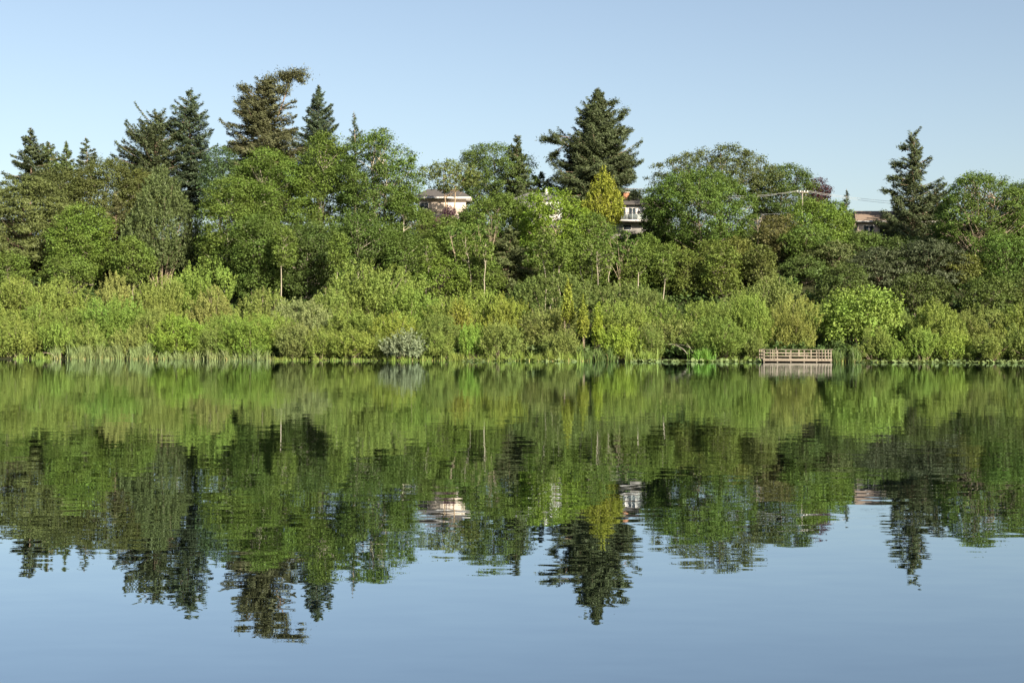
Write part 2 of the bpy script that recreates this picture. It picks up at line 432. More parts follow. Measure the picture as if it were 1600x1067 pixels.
def shrub(name, x, ytop, ybot, w, off, col, label, prof='dome', cr=.58, lai=5.3, leaf=(.25, .115), amp=.28, gap=.22, depth=.85,
          bark=(.22, .18, .13), group='willow shrubs along the shore', upd=.45, mat='willow', cat='shrub', fill=1.0, twigs=22, rnd=.65, out=.8, lobes=5, plume=.95):
    rng = rng_next()
    if 'behind the front' in str(group): ytop += 8
    X, Y, zb, H, W, c0 = frame(x, ytop, ybot, w * (1.28 if mat == 'willow' and cat == 'shrub' and prof == 'dome' else 1), off)
    c0 = max(c0, 0.1)
    if mat == 'willow' and group is not None and cat == 'shrub' and lobes > 1: col = tuple(float(a * .55 + b * .45) * 1.27 for a, b in zip(col, (.116, .168, .038)))
    root = empty(name, (X, Y, zb), label, cat, group)
    if mat == 'willow' and group is not None and cat == 'shrub' and lobes > 1 and prof == 'dome' and plume:
        tall = H > 4.6
        key = ('tall' if tall else 'low', len(PROTO_USE) % 8); PROTO_USE.append(key)
        f, t, pw, ph = willow_proto(*key)
        a = rng.uniform(0, 2 * math.pi)
        for nm, me, c in (('foliage', f, col), ('stem', t, bark)):
            o = link(nm, me, root, c); o.rotation_euler = (0, 0, a); o.scale = (W / pw, W / pw, H / ph)
        return root
    if lobes > 1 and prof == 'dome':
        Cs = []
        for k in range(lobes):                       # several leaning mounds of unequal height make one bush
            ang = k * 2.4 + rng.uniform(0, 1.5); q = rng.uniform(.5, 1) if k else 0.15
            lw = W * (.8 if k == 0 else rng.uniform(.5, .72)); lh = c0 + (H - c0) * (.97 if k == 0 else rng.uniform(.66, .96))
            c = crown_points(rng, lw, lw * depth, c0 * .6 + rng.uniform(0, .2) * (lh - c0), lh, 'round' if k % 2 else 'dome', cr, amp, gap, .7, fill * .55)
            c[:, 0] += math.cos(ang) * q * (W - lw) / 2; c[:, 1] += math.sin(ang) * q * (W * depth - lw * depth) / 2
            Cs.append(c)
        C = np.concatenate(Cs)
    else: C = crown_points(rng, W, W * depth, c0, H, prof, cr, amp, gap, .62, fill)
    A = math.pi / 4 * W * (H - c0); per = max(10, int(lai * A / (leaf[0] * leaf[1] * .5) / len(C)))
    axis = np.array([0, 0, -.2 * H])
    if plume: V, T, var = plume_cloud(rng, C, per, plume, cr * .62, leaf[0], leaf[1], axis, rise=upd, rnd=rnd)
    else: V, T, var = leaf_cloud(rng, C, cr, per, leaf[0], leaf[1], axis, up=.25, outw=out, rnd=rnd, flat=1.2, upd=upd)
    tb = Tubes()
    for c in C[rng.permutation(len(C))[:twigs]]:
        b = np.array([c[0] * .18 + rng.normal() * .2, c[1] * .18, -.2])
        m = np.array([c[0] * .45, c[1] * .45, c[2] * .62])
        tb.add(curve(b, m, c * 1.0, 6), np.linspace(.075, .015, 6) * (.5 + H * .07), 5)
    finish(root, V, T, var, tb, M[mat], col, bark, 'foliage', 'stem')
    return root

def conifer(name, x, ytop, ybot, w, off, col, label, nb=90, dens=1.0, prof='fir', up0=.55, up1=-.25, tip=.22, jit=.3, leaf=(.5, .15), gapside=None,
            bark=(.24, .18, .13), group='conifers on the ridge', lean=0.0, limbs=(), cat='tree', fan=.36, tr=None, drop=.35, chaos=.17):
    rng = rng_next()
    X, Y, zb, H, W, c0 = frame(x, ytop, ybot, w, off)
    root = empty(name, (X, Y, zb), label, cat, group)
    Hc = H - c0; tb = Tubes(); r0 = tr or H * .013
    lx = lean / F * Y
    def stem(z): t = np.clip(z / H, 0, 1); return np.stack([lx * t ** 2 + .12 * np.sin(z * .5 + x), .1 * np.cos(z * .4), z], -1)
    zz = np.linspace(-.3, H, 14); tb.add(stem(zz), np.interp(zz / H, [0, .03, .6, 1], [r0 * 1.3, r0, r0 * .5, .02]), 7)
    t = (np.arange(nb) + rng.uniform(0, 1, nb)) / nb                       # 0 top .. 1 crown base
    t = t ** .85
    pf = {'fir': lambda t: np.clip(t / .75, 0, 1) ** .95 * np.where(t > .85, 1 - (t - .85) * 1.5, 1),
          'spire': lambda t: .10 + .9 * t ** 1.25, 'column': lambda t: np.clip(t / .35, 0, 1) ** .7 * (1 - .15 * t),
          'broad': lambda t: np.clip(t / .5, 0, 1) ** .6 * np.where(t > .8, 1 - (t - .8) * .8, 1)}[prof]
    Lb = W / 2 * (pf(t) + .03) * rng.uniform(1 - jit * 1.2, 1 + jit, nb)
    az = rng.uniform(0, 2 * math.pi, nb)
    if gapside is not None: Lb *= np.where(np.cos(az - gapside) > .5, .45, 1)
    z0 = H - t * Hc - .15
    a = up0 + (up1 - up0) * t + rng.normal(size=nb) * chaos
    per = np.maximum(14, (Lb * 48 * dens * (1 + .10 * Lb)).astype(int)); idx = np.repeat(np.arange(nb), per); n = len(idx)
    s = rng.uniform(.06, 1, n) ** .8
    Rd = np.stack([np.cos(az), np.sin(az), np.zeros(nb)], -1); Sd = np.stack([-np.sin(az), np.cos(az), np.zeros(nb)], -1)
    def bp(i, s): return stem(z0[i]) + Rd[i] * (Lb[i] * s)[:, None] + np.array([0, 0, 1.]) * (Lb[i] * (a[i] * s + tip * s * s))[:, None]
    lat = rng.uniform(-1, 1, n); lw = (fan * Lb[idx] * np.clip(1.15 - s, 0, 1) + .22)
    P = bp(idx, s) + Sd[idx] * (lat * lw)[:, None]
    P[:, 2] += -drop * np.abs(lat) * lw - rng.uniform(0, 1, n) * (.10 + .05 * Lb[idx]) + .08 * rng.normal(size=n)
    d = Rd[idx] * .7 + Sd[idx] * (lat * 1.0)[:, None] + rng.normal(size=(n, 3)) * .25 + np.array([0, 0, .12])
    nr = unit(np.array([0, 0, .8]) + Rd[idx] * .35 + rng.normal(size=(n, 3)) * .55)
    sz = rng.uniform(.6, 1.25, n)
    var = .5 * rng.uniform(0, 1, n) + .5 * rng.uniform(0, 1, nb)[idx]
    Vs = [leaf_tris(P, nr, d, leaf[0] * sz, leaf[1] * sz)]; vs = [var]
    for i in range(nb):
        ii = np.full(4, i); tb.add(bp(ii, np.linspace(0, .9, 4)), np.linspace(.02 + .012 * Lb[i], .01, 4), 4)
    for pts, tuft, cnt, thick in limbs:                                  # odd limbs given as photo points
        q = np.array([[(px - x) / F * Y, dy, zat(px, py, Y) - zb] for px, py, dy in pts])
        u = np.linspace(0, len(q) - 1, 4 * len(q)); qq = np.stack([np.interp(u, np.arange(len(q)), q[:, k]) for k in range(3)], -1)
        tb.add(qq, np.linspace(thick, .03, len(qq)), 5)
        m = int(cnt * 2.2); s2 = rng.uniform(.35 if tuft > 0 else .2, 1, m); ci = s2 * (len(qq) - 1)
        c = np.stack([np.interp(ci, np.arange(len(qq)), qq[:, k]) for k in range(3)], -1)
        off_ = rng.normal(size=(m, 3)) * abs(tuft) * np.array([1, 1, .7]) * (.4 + .6 * s2)[:, None]
        dd = unit(qq[-1] - qq[0]) * .8 + rng.normal(size=(m, 3)) * .5 + np.array([0, 0, .3])
        sz = rng.uniform(.6, 1.2, m)
        Vs.append(leaf_tris(c + off_, unit(np.array([0, 0, .7]) + rng.normal(size=(m, 3)) * .6), dd, leaf[0] * sz, leaf[1] * sz)); vs.append(rng.uniform(0, 1, m))
    V = np.concatenate([v for v, _ in Vs]); T = np.arange(len(V)).reshape(-1, 3)
    finish(root, V, T, np.concatenate(vs), tb, M['needle'], col, bark)
    return root

def twiggy(name, x, ytop, ybase, w, off, label, bark=(.30, .25, .18), n=10, leafcol=None, nleaf=0, r=.09, group='half-bare trees on the bank', cat='tree', spread=.5):
    """a pale, nearly leafless tree: forked rods"""
    rng = rng_next()
    X, Y, zb, H, W, c0 = frame(x, ytop, ybase, w, off)
    root = empty(name, (X, Y, zb), label, cat, group); tb = Tubes(); tips = []
    base = np.array([0, 0, max(c0, 0)])
    tb.add(curve((0, 0, -.3), (rng.normal() * .1, 0, base[2] * .5), base, 5), np.linspace(r * 1.5, r * 1.2, 5), 6)
    for k in range(n):
        ax = (k + .5) / n * 2 - 1 + rng.normal() * .12
        e = np.array([ax * W / 2 + rng.normal() * W * .12, rng.normal() * W * .18, base[2] + (H - base[2]) * (1 - .35 * ax * ax) * rng.uniform(.65, 1)])
        m = np.array([ax * W * spread * .35, e[1] * .4, base[2] + (e[2] - base[2]) * .5]) + rng.normal(size=3) * .12
        p = curve(base, m, e, 7); tb.add(p, np.linspace(r * rng.uniform(.6, 1), .015, 7), 5)
        for j in range(5):
            i = rng.integers(2, 6); q = p[i] + np.array([rng.normal() * .55, rng.normal() * .5, rng.uniform(.4, 1.5)])
            tb.add(curve(p[i], (p[i] + q) / 2 + rng.normal(size=3) * .1, q, 4), np.linspace(r * .32, .012, 4), 4); tips.append(q)
        tips.append(e)
    link('trunk', tb.mesh('trunk', M['bark']), root, bark)
    if nleaf:
        tips = np.array(tips); V, T, var = leaf_cloud(rng, tips, .45, max(4, nleaf // len(tips)), .26, .16, base)
        link('foliage', mesh_np('foliage', V, T, M['leaf'], var), root, leafcol)
    return root

# colours (linear reflectance)
G_MID = (.070, .118, .024); G_BRIGHT = (.092, .155, .024); G_DARK = (.048, .084, .022); G_OLIVE = (.085, .098, .026); G_BLUE = (.045, .085, .035)
W_OL = (.110, .130, .028); W_GR = (.100, .150, .026); W_YE = (.150, .165, .026); W_TAN = (.150, .135, .050); W_GREY = (.135, .140, .080); W_DK = (.075, .095, .026)
C_FIR = (.048, .064, .026); C_BROWN = (.066, .072, .032); C_BLUE = (.043, .064, .032); C_OL = (.064, .090, .028)

def conifers():
    c = conifer
    g = 'conifers on the ridge'
    c('fir_tree', 47, 198, 300, 74, 88, C_FIR, 'pointed fir rising highest above the olive yew at the photo edge', nb=100, up0=.35, up1=-.15, jit=.35)
    c('fir_tree', 76, 222, 300, 46, 90, C_OL, 'yellowish narrow fir close beside the highest fir above the olive yew', nb=60, prof='column')
    c('fir_tree', 103, 220, 300, 46, 86, C_OL, 'small olive fir between the yellowish fir and the leaning fir', nb=60)
    c('fir_tree', 143, 213, 300, 58, 88, C_FIR, 'small dark fir leaning over with drooping top on the ridge', nb=55, lean=-12, up0=.1, jit=.45)
    c('fir_tree', 238, 178, 330, 98, 84, C_FIR, 'dark fir with long upswept side branches next to a taller sparse fir', nb=200, up0=.35, up1=-.1, tip=.3, jit=.45, lean=6, dens=.9, prof='broad', chaos=.3)
    c('fir_tree', 296, 139, 330, 66, 86, C_BLUE, 'tall sparse blue-grey fir showing its trunk above the maples', nb=230, prof='column', up0=.3, up1=-.3, jit=.42, dens=.85, chaos=.28, fan=.5)
    c('fir_tree', 410, 124, 330, 112, 82, C_BROWN, 'big brownish old fir with a twisted flat-topped limb at its crest', nb=300, prof='broad', up0=.3, up1=-.3, tip=.15, jit=.26, dens=.9, chaos=.32, fan=.45, bark=(.22, .16, .115),
      limbs=[([(430, 190, 0), (445, 150, -.3), (450, 128, 0), (448, 114, 0)], .55, 420, .13), ([(448, 128, 0), (458, 116, 0), (472, 116, .2)], .85, 620, .08),
             ([(446, 126, 0), (438, 116, 0)], .7, 380, .06), ([(440, 150, 0), (434, 136, 0)], .6, 300, .06), ([(462, 122, 0), (472, 128, .2)], .4, 130, .05), ([(438, 168, 0), (455, 160, 0), (462, 158, 0)], .25, 60, .05), ([(436, 172, 0), (460, 166, .3)], .2, 45, .05),
             ([(400, 150, 0), (382, 140, 0), (374, 134, 0)], .55, 260, .1), ([(398, 175, 0), (380, 162, 0), (373, 157, 0)], .6, 260, .1), ([(412, 150, 0), (418, 130, 0), (424, 122, 0)], .8, 500, .1)])
    c('spruce_tree', 497, 132, 300, 92, 86, C_BLUE, 'neat pointed blue-green spruce just beyond the old brown fir', nb=170, up0=.6, up1=0, tip=.25, jit=.25, dens=1.0)
    c('fir_tree', 553, 174, 260, 34, 90, C_BLUE, 'thin little fir tip peeking over the tallest cottonwood', nb=34, up0=.9, up1=.3, jit=.35, dens=.9)
    c('cedar_tree', 808, 210, 320, 74, 84, C_FIR, 'dark cedar with a bare spike tip behind the big oak', nb=90, prof='spire', up0=.3, up1=-.3, jit=.3, dens=1.2)
    c('fir_tree', 843, 268, 330, 44, 90, C_BLUE, 'short bluish fir in the dip beside the spike-topped cedar', nb=50, prof='broad', dens=1.0)
    c('fir_tree', 859, 280, 330, 22, 96, C_BLUE, 'tiny distant fir tip beside the short bluish fir', nb=26)
    c('fir_tree', 932, 138, 330, 138, 84, C_FIR, 'largest lone dark fir with a long limb reaching out over the sky', nb=520, prof='fir', up0=.4, up1=-.4, tip=.22, jit=.26, dens=.85, chaos=.3, fan=.5,
      limbs=[([(900, 232, 0), (875, 224, 0), (858, 219, 0), (845, 216, 0)], .45, 420, .14), ([(880, 226, 0), (868, 240, 0), (858, 251, 0)], .45, 300, .08), ([(890, 215, 0), (870, 212, .3), (862, 213, 0)], .35, 160, .06),
             ([(955, 195, 0), (970, 182, 0), (978, 171, 0)], .45, 260, .1), ([(940, 168, 0), (955, 162, 0), (961, 158, 0)], .4, 200, .08), ([(960, 215, 0), (983, 203, 0)], .4, 180, .08)])
    c('fir_tree', 1428, 206, 410, 140, 70, C_FIR, 'tall ragged fir with a narrow top standing behind the tan roofed house', nb=170, prof='spire', up0=.35, up1=-.25, tip=.28, jit=.6, dens=1.0, chaos=.3, fan=.4,
      limbs=[([(1425, 270, 0), (1405, 258, 0), (1394, 254, 0)], .4, 220, .09), ([(1425, 285, 0), (1402, 276, 0), (1388, 281, 0)], .35, 200, .09), ([(1420, 305, 0), (1392, 300, 0), (1376, 297, 0)], .3, 170, .09), ([(1425, 235, 0), (1412, 232, 0), (1406, 229, 0)], .3, 120, .07)])
    c('spruce_tree', 1322, 295, 345, 22, 92, C_BLUE, 'tiny tiered spruce tip between the purple plum and the tan roof', nb=26, jit=.15, up1=-.05)
    c('fir_tree', 180, 300, 425, 70, 52, (.070, .076, .028), 'brownish young fir in the gap between maple and rounded cypress', nb=80, group='evergreens on the bank')
    c('fir_tree', 795, 352, 448, 105, 40, (.058, .074, .026), 'young brown-green fir with level branches above the green dome shrub', nb=85, up0=.2, up1=-.12, tip=.05, jit=.3, group='evergreens on the bank', bark=(.17, .13, .09))
    c('fir_tree', 1462, 300, 400, 90, 74, C_FIR, 'dark bushy fir joining the ragged fir to the big oak', nb=80, prof='broad', jit=.4, dens=1.1)
conifers()

def trees():
    b = broadleaf
    b('yew_tree', 38, 268, 425, 215, 50, C_OL, 'broad layered olive yew filling the corner by the photo edge', prof='dome', cr=1.15, leaf=(.34, .13), amp=.24, gap=.3, flat=.42, mat='needle', group='evergreens on the bank', lai=5.5, depth=.8, bark=(.18, .13, .1))
    b('yew_tree', -35, 270, 430, 150, 56, C_OL, 'olive yew cut off by the photo edge behind the broad yew', prof='dome', cr=1.15, leaf=(.34, .13), amp=.24, gap=.3, flat=.42, mat='needle', group='evergreens on the bank', lai=5.5, depth=.8, bark=(.18, .13, .1))
    shrub('cypress_tree', 252, 258, 425, 140, 48, (.062, .086, .028), 'dense rounded olive cypress between the bright maple and the cottonwoods', prof='egg', cr=.75, leaf=(.34, .13), amp=.16, gap=.15, plume=1.5, upd=.5, mat='needle', group='evergreens on the bank', cat='tree', lai=5.5)
    b('yew_tree', 1372, 382, 470, 130, 44, (.036, .052, .024), 'yew with shade painted into its dark needles behind the brightest green willow', prof='dome', cr=1.15, leaf=(.34, .13), amp=.24, gap=.3, flat=.42, mat='needle', group='evergreens on the bank', lai=5.5, depth=.8, bark=(.18, .13, .1))  # needle colour darkened to stand in for the deep shade on this slope
    b('yew_tree', 1450, 372, 475, 130, 46, (.034, .050, .024), 'yew with deep shade put into its needle colour below the tall ragged fir', prof='dome', cr=1.15, leaf=(.34, .13), amp=.24, gap=.3, flat=.42, mat='needle', group='evergreens on the bank', lai=5.5, depth=.8, bark=(.18, .13, .1))  # dark needles paint in the slope's deep shadow, which nothing here casts
    b('yew_tree', 1300, 372, 470, 110, 50, (.056, .080, .026), 'dim green yew behind the dull olive dome willow', prof='dome', cr=1.15, leaf=(.34, .13), amp=.24, gap=.3, flat=.42, mat='needle', group='evergreens on the bank', lai=5.5, depth=.8, bark=(.18, .13, .1))
    b('broadleaf_tree', 345, 228, 340, 75, 76, G_BLUE, 'dark bluish broadleaf tree in the gap below the tall sparse fir', cr=1.1, gap=.45)
    b('broadleaf_tree', 165, 246, 380, 130, 66, (.060, .082, .026), 'olive broadleaf tree with a rounded top below the leaning fir', cr=1.2)
    b('broadleaf_tree', 90, 262, 400, 110, 64, (.056, .078, .026), 'olive tree crown just behind the broad layered yew', cr=1.2)
    b('broadleaf_tree', 215, 262, 380, 90, 70, (.065, .085, .025), 'dull green crown between the olive tree and the rounded cypress', cr=1.1)
    b('maple_tree', 130, 318, 428, 120, 46, (.075, .132, .024), 'bright green layered maple with a pale slim trunk beside the broad yew', cr=1.0, amp=.22, gap=.35, trunkx=143, bark=(.28, .25, .19), tr=.13)
    b('maple_tree', 205, 368, 432, 80, 42, G_MID, 'low green maple at the foot of the rounded cypress', cr=.95, gap=.3)
    b('maple_tree', 15, 392, 440, 80, 38, G_MID, 'low dark green maple at the foot of the broad yew', cr=.95)
    b('maple_tree', 105, 398, 440, 90, 36, G_MID, 'low spreading green maple beside the slim pale trunk', cr=.95, amp=.2)
    cw = 'cottonwoods on the slope'; pale = (.40, .36, .29)
    b('cottonwood_tree', 358, 268, 455, 110, 46, G_MID, 'cottonwood next to the rounded cypress, lowest of the cottonwoods', prof='oval', group=cw, bark=pale, trunkx=350, tr=.18)
    b('cottonwood_tree', 420, 232, 450, 150, 50, (.066, .118, .022), 'broad cottonwood in front of the old brown fir', prof='oval', group=cw, bark=pale, trunkx=388, tr=.2)
    b('cottonwood_tree', 505, 204, 430, 120, 54, (.066, .112, .022), 'tall cottonwood in front of the pointed blue-green spruce with bare pale trunk', prof='oval', group=cw, bark=pale, tr=.3, gap=.35)
    b('cottonwood_tree', 592, 200, 440, 148, 52, (.058, .104, .024), 'tallest open-topped cottonwood with pale forked trunk beside the cream house', prof='vase', group=cw, bark=pale, tr=.3, gap=.42, cr=1.15, forks=2)
    b('cottonwood_tree', 630, 290, 440, 66, 50, (.060, .108, .022), 'narrow cottonwood hiding one end of the cream house', prof='oval', group=cw, bark=pale, tr=.18, gap=.4)
    b('cottonwood_tree', 405, 330, 462, 100, 40, (.056, .100, .022), 'low leafy cottonwood with a slim white trunk at its foot', prof='oval', group=cw, bark=(.62, .56, .46), trunkx=403, tr=.15, gap=.4)
    b('cottonwood_tree', 480, 345, 460, 120, 42, G_DARK, 'dark green low cottonwood under the tall bare-trunked one', prof='round', group=cw, bark=pale, gap=.4)
    b('cottonwood_tree', 560, 330, 460, 120, 44, (.052, .095, .022), 'mid-height cottonwood crown under the tallest forked one', prof='round', group=cw, bark=pale, gap=.35)
    b('cottonwood_tree', 632, 360, 460, 90, 42, (.056, .100, .022), 'low cottonwood crown leaning toward the half-bare trees', prof='round', group=cw, bark=pale)
    # middle
    b('madrone_tree', 702, 250, 302, 96, 70, (.080, .115, .035), 'thin madrone with bare orange-tan trunk in front of the cream house', cr=.62, gap=.3, lai=4.0, bark=(.27, .20, .13), tr=.2, fork=.1, trunkx=703, forks=2, group='trees by the houses', prof='round', fill=.9, limbs=9)
    b('oak_tree', 772, 222, 335, 138, 88, (.052, .090, .024), 'wide dark green oak between the cream house and the spiked cedar', cr=1.1, gap=.42, amp=.22, group='trees by the houses')
    b('broadleaf_tree', 778, 300, 400, 110, 58, G_MID, 'green tree below the wide oak', cr=1.05)
    b('broadleaf_tree', 715, 345, 420, 110, 52, (.070, .118, .024), 'loose green tree growing round the pale bare stems', cr=.95, gap=.4)
    b('maple_tree', 868, 293, 432, 120, 50, (.095, .165, .022), 'bright yellow-green maple next to the golden cedar', cr=1.05, amp=.2, gap=.28, bark=(.5, .42, .3))
    b('broadleaf_tree', 822, 300, 380, 70, 56, G_MID, 'green crown half covering the hidden white house', cr=.9, gap=.5, lai=3.5)
    b('broadleaf_tree', 918, 330, 430, 90, 50, (.066, .115, .024), 'soft green tree under the golden cedar', cr=1.0)
    b('broadleaf_tree', 905, 380, 440, 90, 42, G_MID, 'low green tree at the foot of the bright yellow-green maple', cr=.9, gap=.3)
    b('broadleaf_tree', 745, 395, 455, 100, 36, G_MID, 'low green tree in front of the pale bare stems', cr=.9, gap=.35)
    b('broadleaf_tree', 690, 400, 460, 90, 34, (.080, .135, .024), 'bright low tree beside the cottonwoods, above the silver shrub', cr=.9, gap=.3)
    b('broadleaf_tree', 1012, 364, 460, 60, 50, (.070, .118, .024), 'green tree beneath the white balcony house', prof='oval', cr=.85, gap=.3)
    b('broadleaf_tree', 1072, 388, 465, 66, 44, (.078, .118, .026), 'green thicket tree under the big round maple', prof='oval', cr=.85, gap=.3)
    b('maple_tree', 1090, 260, 400, 190, 60, (.058, .108, .022), 'big round green maple hiding the end of the balcony house', cr=1.2, amp=.12, gap=.2, prof='round')
    b('broadleaf_tree', 1026, 300, 380, 54, 64, G_DARK, 'dark green crown next to the balcony house, on the flank of the big maple', cr=.95)
    b('oak_tree', 1128, 226, 330, 190, 76, (.056, .080, .028), 'open olive oak topping the big round maple', cr=1.0, gap=.45, lai=4.2, amp=.2, bark=(.2, .16, .12))
    b('broadleaf_tree', 1222, 254, 350, 108, 78, G_DARK, 'dark green tree behind the power lines', cr=1.1, gap=.4)
    b('plum_tree', 1276, 278, 345, 52, 82, (.040, .018, .024), 'dark purple-leaved plum tree against the sky', cr=.8, gap=.35)
    b('broadleaf_tree', 1268, 312, 430, 125, 58, (.072, .128, .022), 'bright green tree under the utility pole', cr=1.05, gap=.25)
    b('broadleaf_tree', 1345, 360, 440, 80, 60, (.052, .092, .022), 'green tree covering the foot of the tan roofed house', cr=1.0, gap=.4)
    b('broadleaf_tree', 1302, 312, 400, 70, 66, (.066, .118, .022), 'rounded green crown beneath the tiny spruce tip', cr=.95)
    b('broadleaf_tree', 1150, 368, 470, 70, 46, (.090, .115, .030), 'soft olive-green tree below the big maple near the gap', cr=.9, rnd=.8)
    b('hawthorn_tree', 1218, 333, 420, 82, 54, (.076, .086, .032), 'brownish olive hawthorn under the lower wires', cr=.85, gap=.35)
    b('broadleaf_tree', 1255, 400, 460, 90, 46, G_DARK, 'dark green low tree behind the dull olive dome willow', cr=.95)
    b('oak_tree', 1530, 268, 420, 150, 56, (.058, .104, .022), 'large open oak with several pale trunks by the photo edge', cr=1.1, gap=.45, amp=.2, bark=(.30, .25, .19), forks=3, tr=.35)
    b('oak_tree', 1610, 276, 440, 120, 60, (.056, .100, .022), 'oak crown cut off by the photo edge', cr=1.1, gap=.35)
    b('broadleaf_tree', 1570, 360, 460, 110, 48, (.056, .108, .022), 'lower green crown hanging under the large open oak', cr=.95, gap=.45)
    b('broadleaf_tree', 1500, 395, 465, 80, 46, (.075, .100, .025), 'small olive tree at the foot of the large open oak', cr=.9, gap=.4)
    b('broadleaf_tree', 1410, 368, 440, 80, 60, G_DARK, 'dark tree crown under the narrow-topped ragged fir', cr=1.0, gap=.4)
    b('broadleaf_tree', 1040, 378, 465, 60, 46, (.074, .120, .025), 'narrow green crown standing before the tangled twigs', prof='oval', cr=.85, gap=.3, bark=(.42, .36, .28))
    b('broadleaf_tree', 1130, 376, 470, 58, 42, (.080, .122, .026), 'narrow light green crown beside the soft olive tree', prof='oval', cr=.85, gap=.3, bark=(.42, .36, .28))
    b('broadleaf_tree', 955, 372, 460, 60, 48, (.068, .118, .024), 'narrow green crown behind the wide smooth dome', prof='oval', cr=.85, gap=.3, bark=(.42, .36, .28))
    b('broadleaf_tree', 655, 326, 410, 70, 62, (.066, .108, .024), 'green crown tucked under one end of the cream house', cr=.85, gap=.2)
    b('broadleaf_tree', 735, 318, 400, 60, 64, (.056, .094, .024), 'dark green crown at the other end of the cream house below the oak', cr=.85, gap=.2)
    b('broadleaf_tree', 700, 338, 420, 80, 56, (.070, .115, .026), 'green crown below the dark purple rhododendron', cr=.85, gap=.2)
    shrub('hedge_bush', 668, 326, 352, 40, 68, (.070, .095, .028), 'olive garden bush against the cream house wall', cr=.5, group=None, plume=0, mat='leaf')
    shrub('hedge_bush', 728, 327, 352, 36, 68, (.070, .105, .026), 'green garden bush beside the dark purple rhododendron', cr=.5, group=None, plume=0, mat='leaf')
    for x, yt, yb, w, off, lab in ((668, 372, 418, 40, 33, 'slim pale-stemmed alder beside the low cottonwood crown'), (727, 362, 410, 34, 34, 'slim alder with pale stem between the two pale half-bare trees'),
        (758, 372, 412, 34, 33, 'slim pale alder next to the young brown-green fir'), (852, 352, 408, 40, 35, 'slim alder in front of the bright yellow-green maple'), (880, 372, 415, 34, 33, 'slim alder with twin stems above the smooth dark dome'),
        (912, 368, 418, 36, 34, 'slim alder below the golden cedar'), (945, 380, 428, 36, 33, 'slim alder before the slanting bundle of stems'), (1000, 378, 428, 40, 34, 'slim alder under the balcony house'),
        (1036, 392, 438, 36, 33, 'slim alder before the tangled tan twigs'), (445, 352, 420, 44, 36, 'slim leafy alder among the cottonwood trunks'), (530, 362, 424, 40, 35, 'slim alder with pale stem under the tallest cottonwood')):
        b('alder_tree', x, yt, yb, w, off, (.076, .124, .026), lab, prof='oval', cr=.65, gap=.3, lai=4.2, bark=(.30, .27, .21), tr=.10, forks=1 + (x % 3 == 0), lean=((x * 7) % 5 - 2) * .5, limbs=26, group='slim alders on the bank')
    # golden conifers
    shrub('golden_cedar', 942, 263, 356, 76, 66, (.165, .185, .026), 'golden yellow egg-shaped cedar in front of the largest fir', prof='egg', cr=.6, leaf=(.36, .17), upd=1.3, group=None, cat='tree', amp=.14, gap=.2, plume=1.3)
    shrub('rhododendron_bush', 702, 320, 345, 46, 66, (.050, .024, .040), 'dark purple rhododendron under the cream house wall', cr=.5, group=None, mat='leaf')
    shrub('rhododendron_bush', 685, 337, 366, 22, 60, (.12, .05, .085), 'small pink flowering rhododendron below the cream house', cr=.4, group=None, mat='leaf')
    # half-bare trees
    twiggy('bare_tree', 716, 348, 430, 50, 40, 'tall pale bare stems forking below the pink rhododendron', n=6, r=.10, leafcol=G_MID, nleaf=2600)
    twiggy('bare_tree', 746, 346, 440, 46, 39, 'pale half-bare tree with crossing stems next to the young brown-green fir', n=6, r=.10, leafcol=G_MID, nleaf=2600)
    twiggy('bare_tree', 768, 334, 395, 34, 53, 'bleached bare brush of twigs below the wide oak', n=8, r=.05, leafcol=G_MID, nleaf=800)
    twiggy('bare_tree', 968, 360, 440, 70, 45, 'slanting bundle of pale bare stems under the balcony house', n=12, r=.06, leafcol=G_MID, nleaf=2600)
    twiggy('bare_tree', 1056, 386, 440, 70, 48, 'tangled tan bare twigs under the big round maple', n=14, r=.05, leafcol=W_OL, nleaf=2600)
    twiggy('bare_tree', 1184, 332, 368, 14, 58, 'single leaning tan stem below the orange chimney', n=2, r=.08)
    twiggy('bare_tree', 1302, 376, 425, 40, 49, 'pale crooked bare branch in front of the dim green yew', n=4, r=.07, leafcol=G_DARK, nleaf=900)
    twiggy('bare_tree', 835, 380, 440, 30, 43, 'pale forked trunk beside the bright yellow-green maple', n=4, r=.10, leafcol=G_MID, nleaf=1200)
    # more crowns on the slope
    b('broadleaf_tree', 1108, 372, 475, 66, 50, (.078, .118, .026), 'green crown between the tangled twigs and the soft olive tree', prof='oval', cr=.85, gap=.25)
    b('broadleaf_tree', 1190, 380, 480, 62, 44, (.072, .100, .028), 'dull green crown behind the tall green willow by the platform', prof='oval', cr=.8, gap=.25)
    b('broadleaf_tree', 1175, 352, 430, 80, 62, (.058, .100, .022), 'green crown under the small grey gabled house', cr=.9)
    b('broadleaf_tree', 1320, 410, 490, 110, 34, (.046, .075, .020), 'low tree with shade painted into its dark leaves just behind the brightest willow', cr=.9)  # dark leaf colour carries the shade of this part of the slope
    b('broadleaf_tree', 1262, 350, 440, 90, 52, (.060, .108, .022), 'green crown beside the brownish hawthorn', cr=.95)
    b('broadleaf_tree', 1430, 425, 490, 110, 34, (.046, .072, .020), 'low tree with slope shade put into its leaf colour behind the mounded olive willow', cr=.9)  # shade of the slope is put into these dark leaves
    b('broadleaf_tree', 1545, 430, 490, 110, 32, (.056, .090, .022), 'low green tree under the several pale oak trunks', cr=.9)
    b('broadleaf_tree', 1600, 420, 490, 90, 36, (.056, .092, .022), 'low green tree at the photo edge under the cut-off oak', cr=.9)
    b('broadleaf_tree', 1485, 345, 430, 90, 62, (.048, .078, .022), 'dark green crown between ragged fir and open oak', cr=1.0, gap=.35)
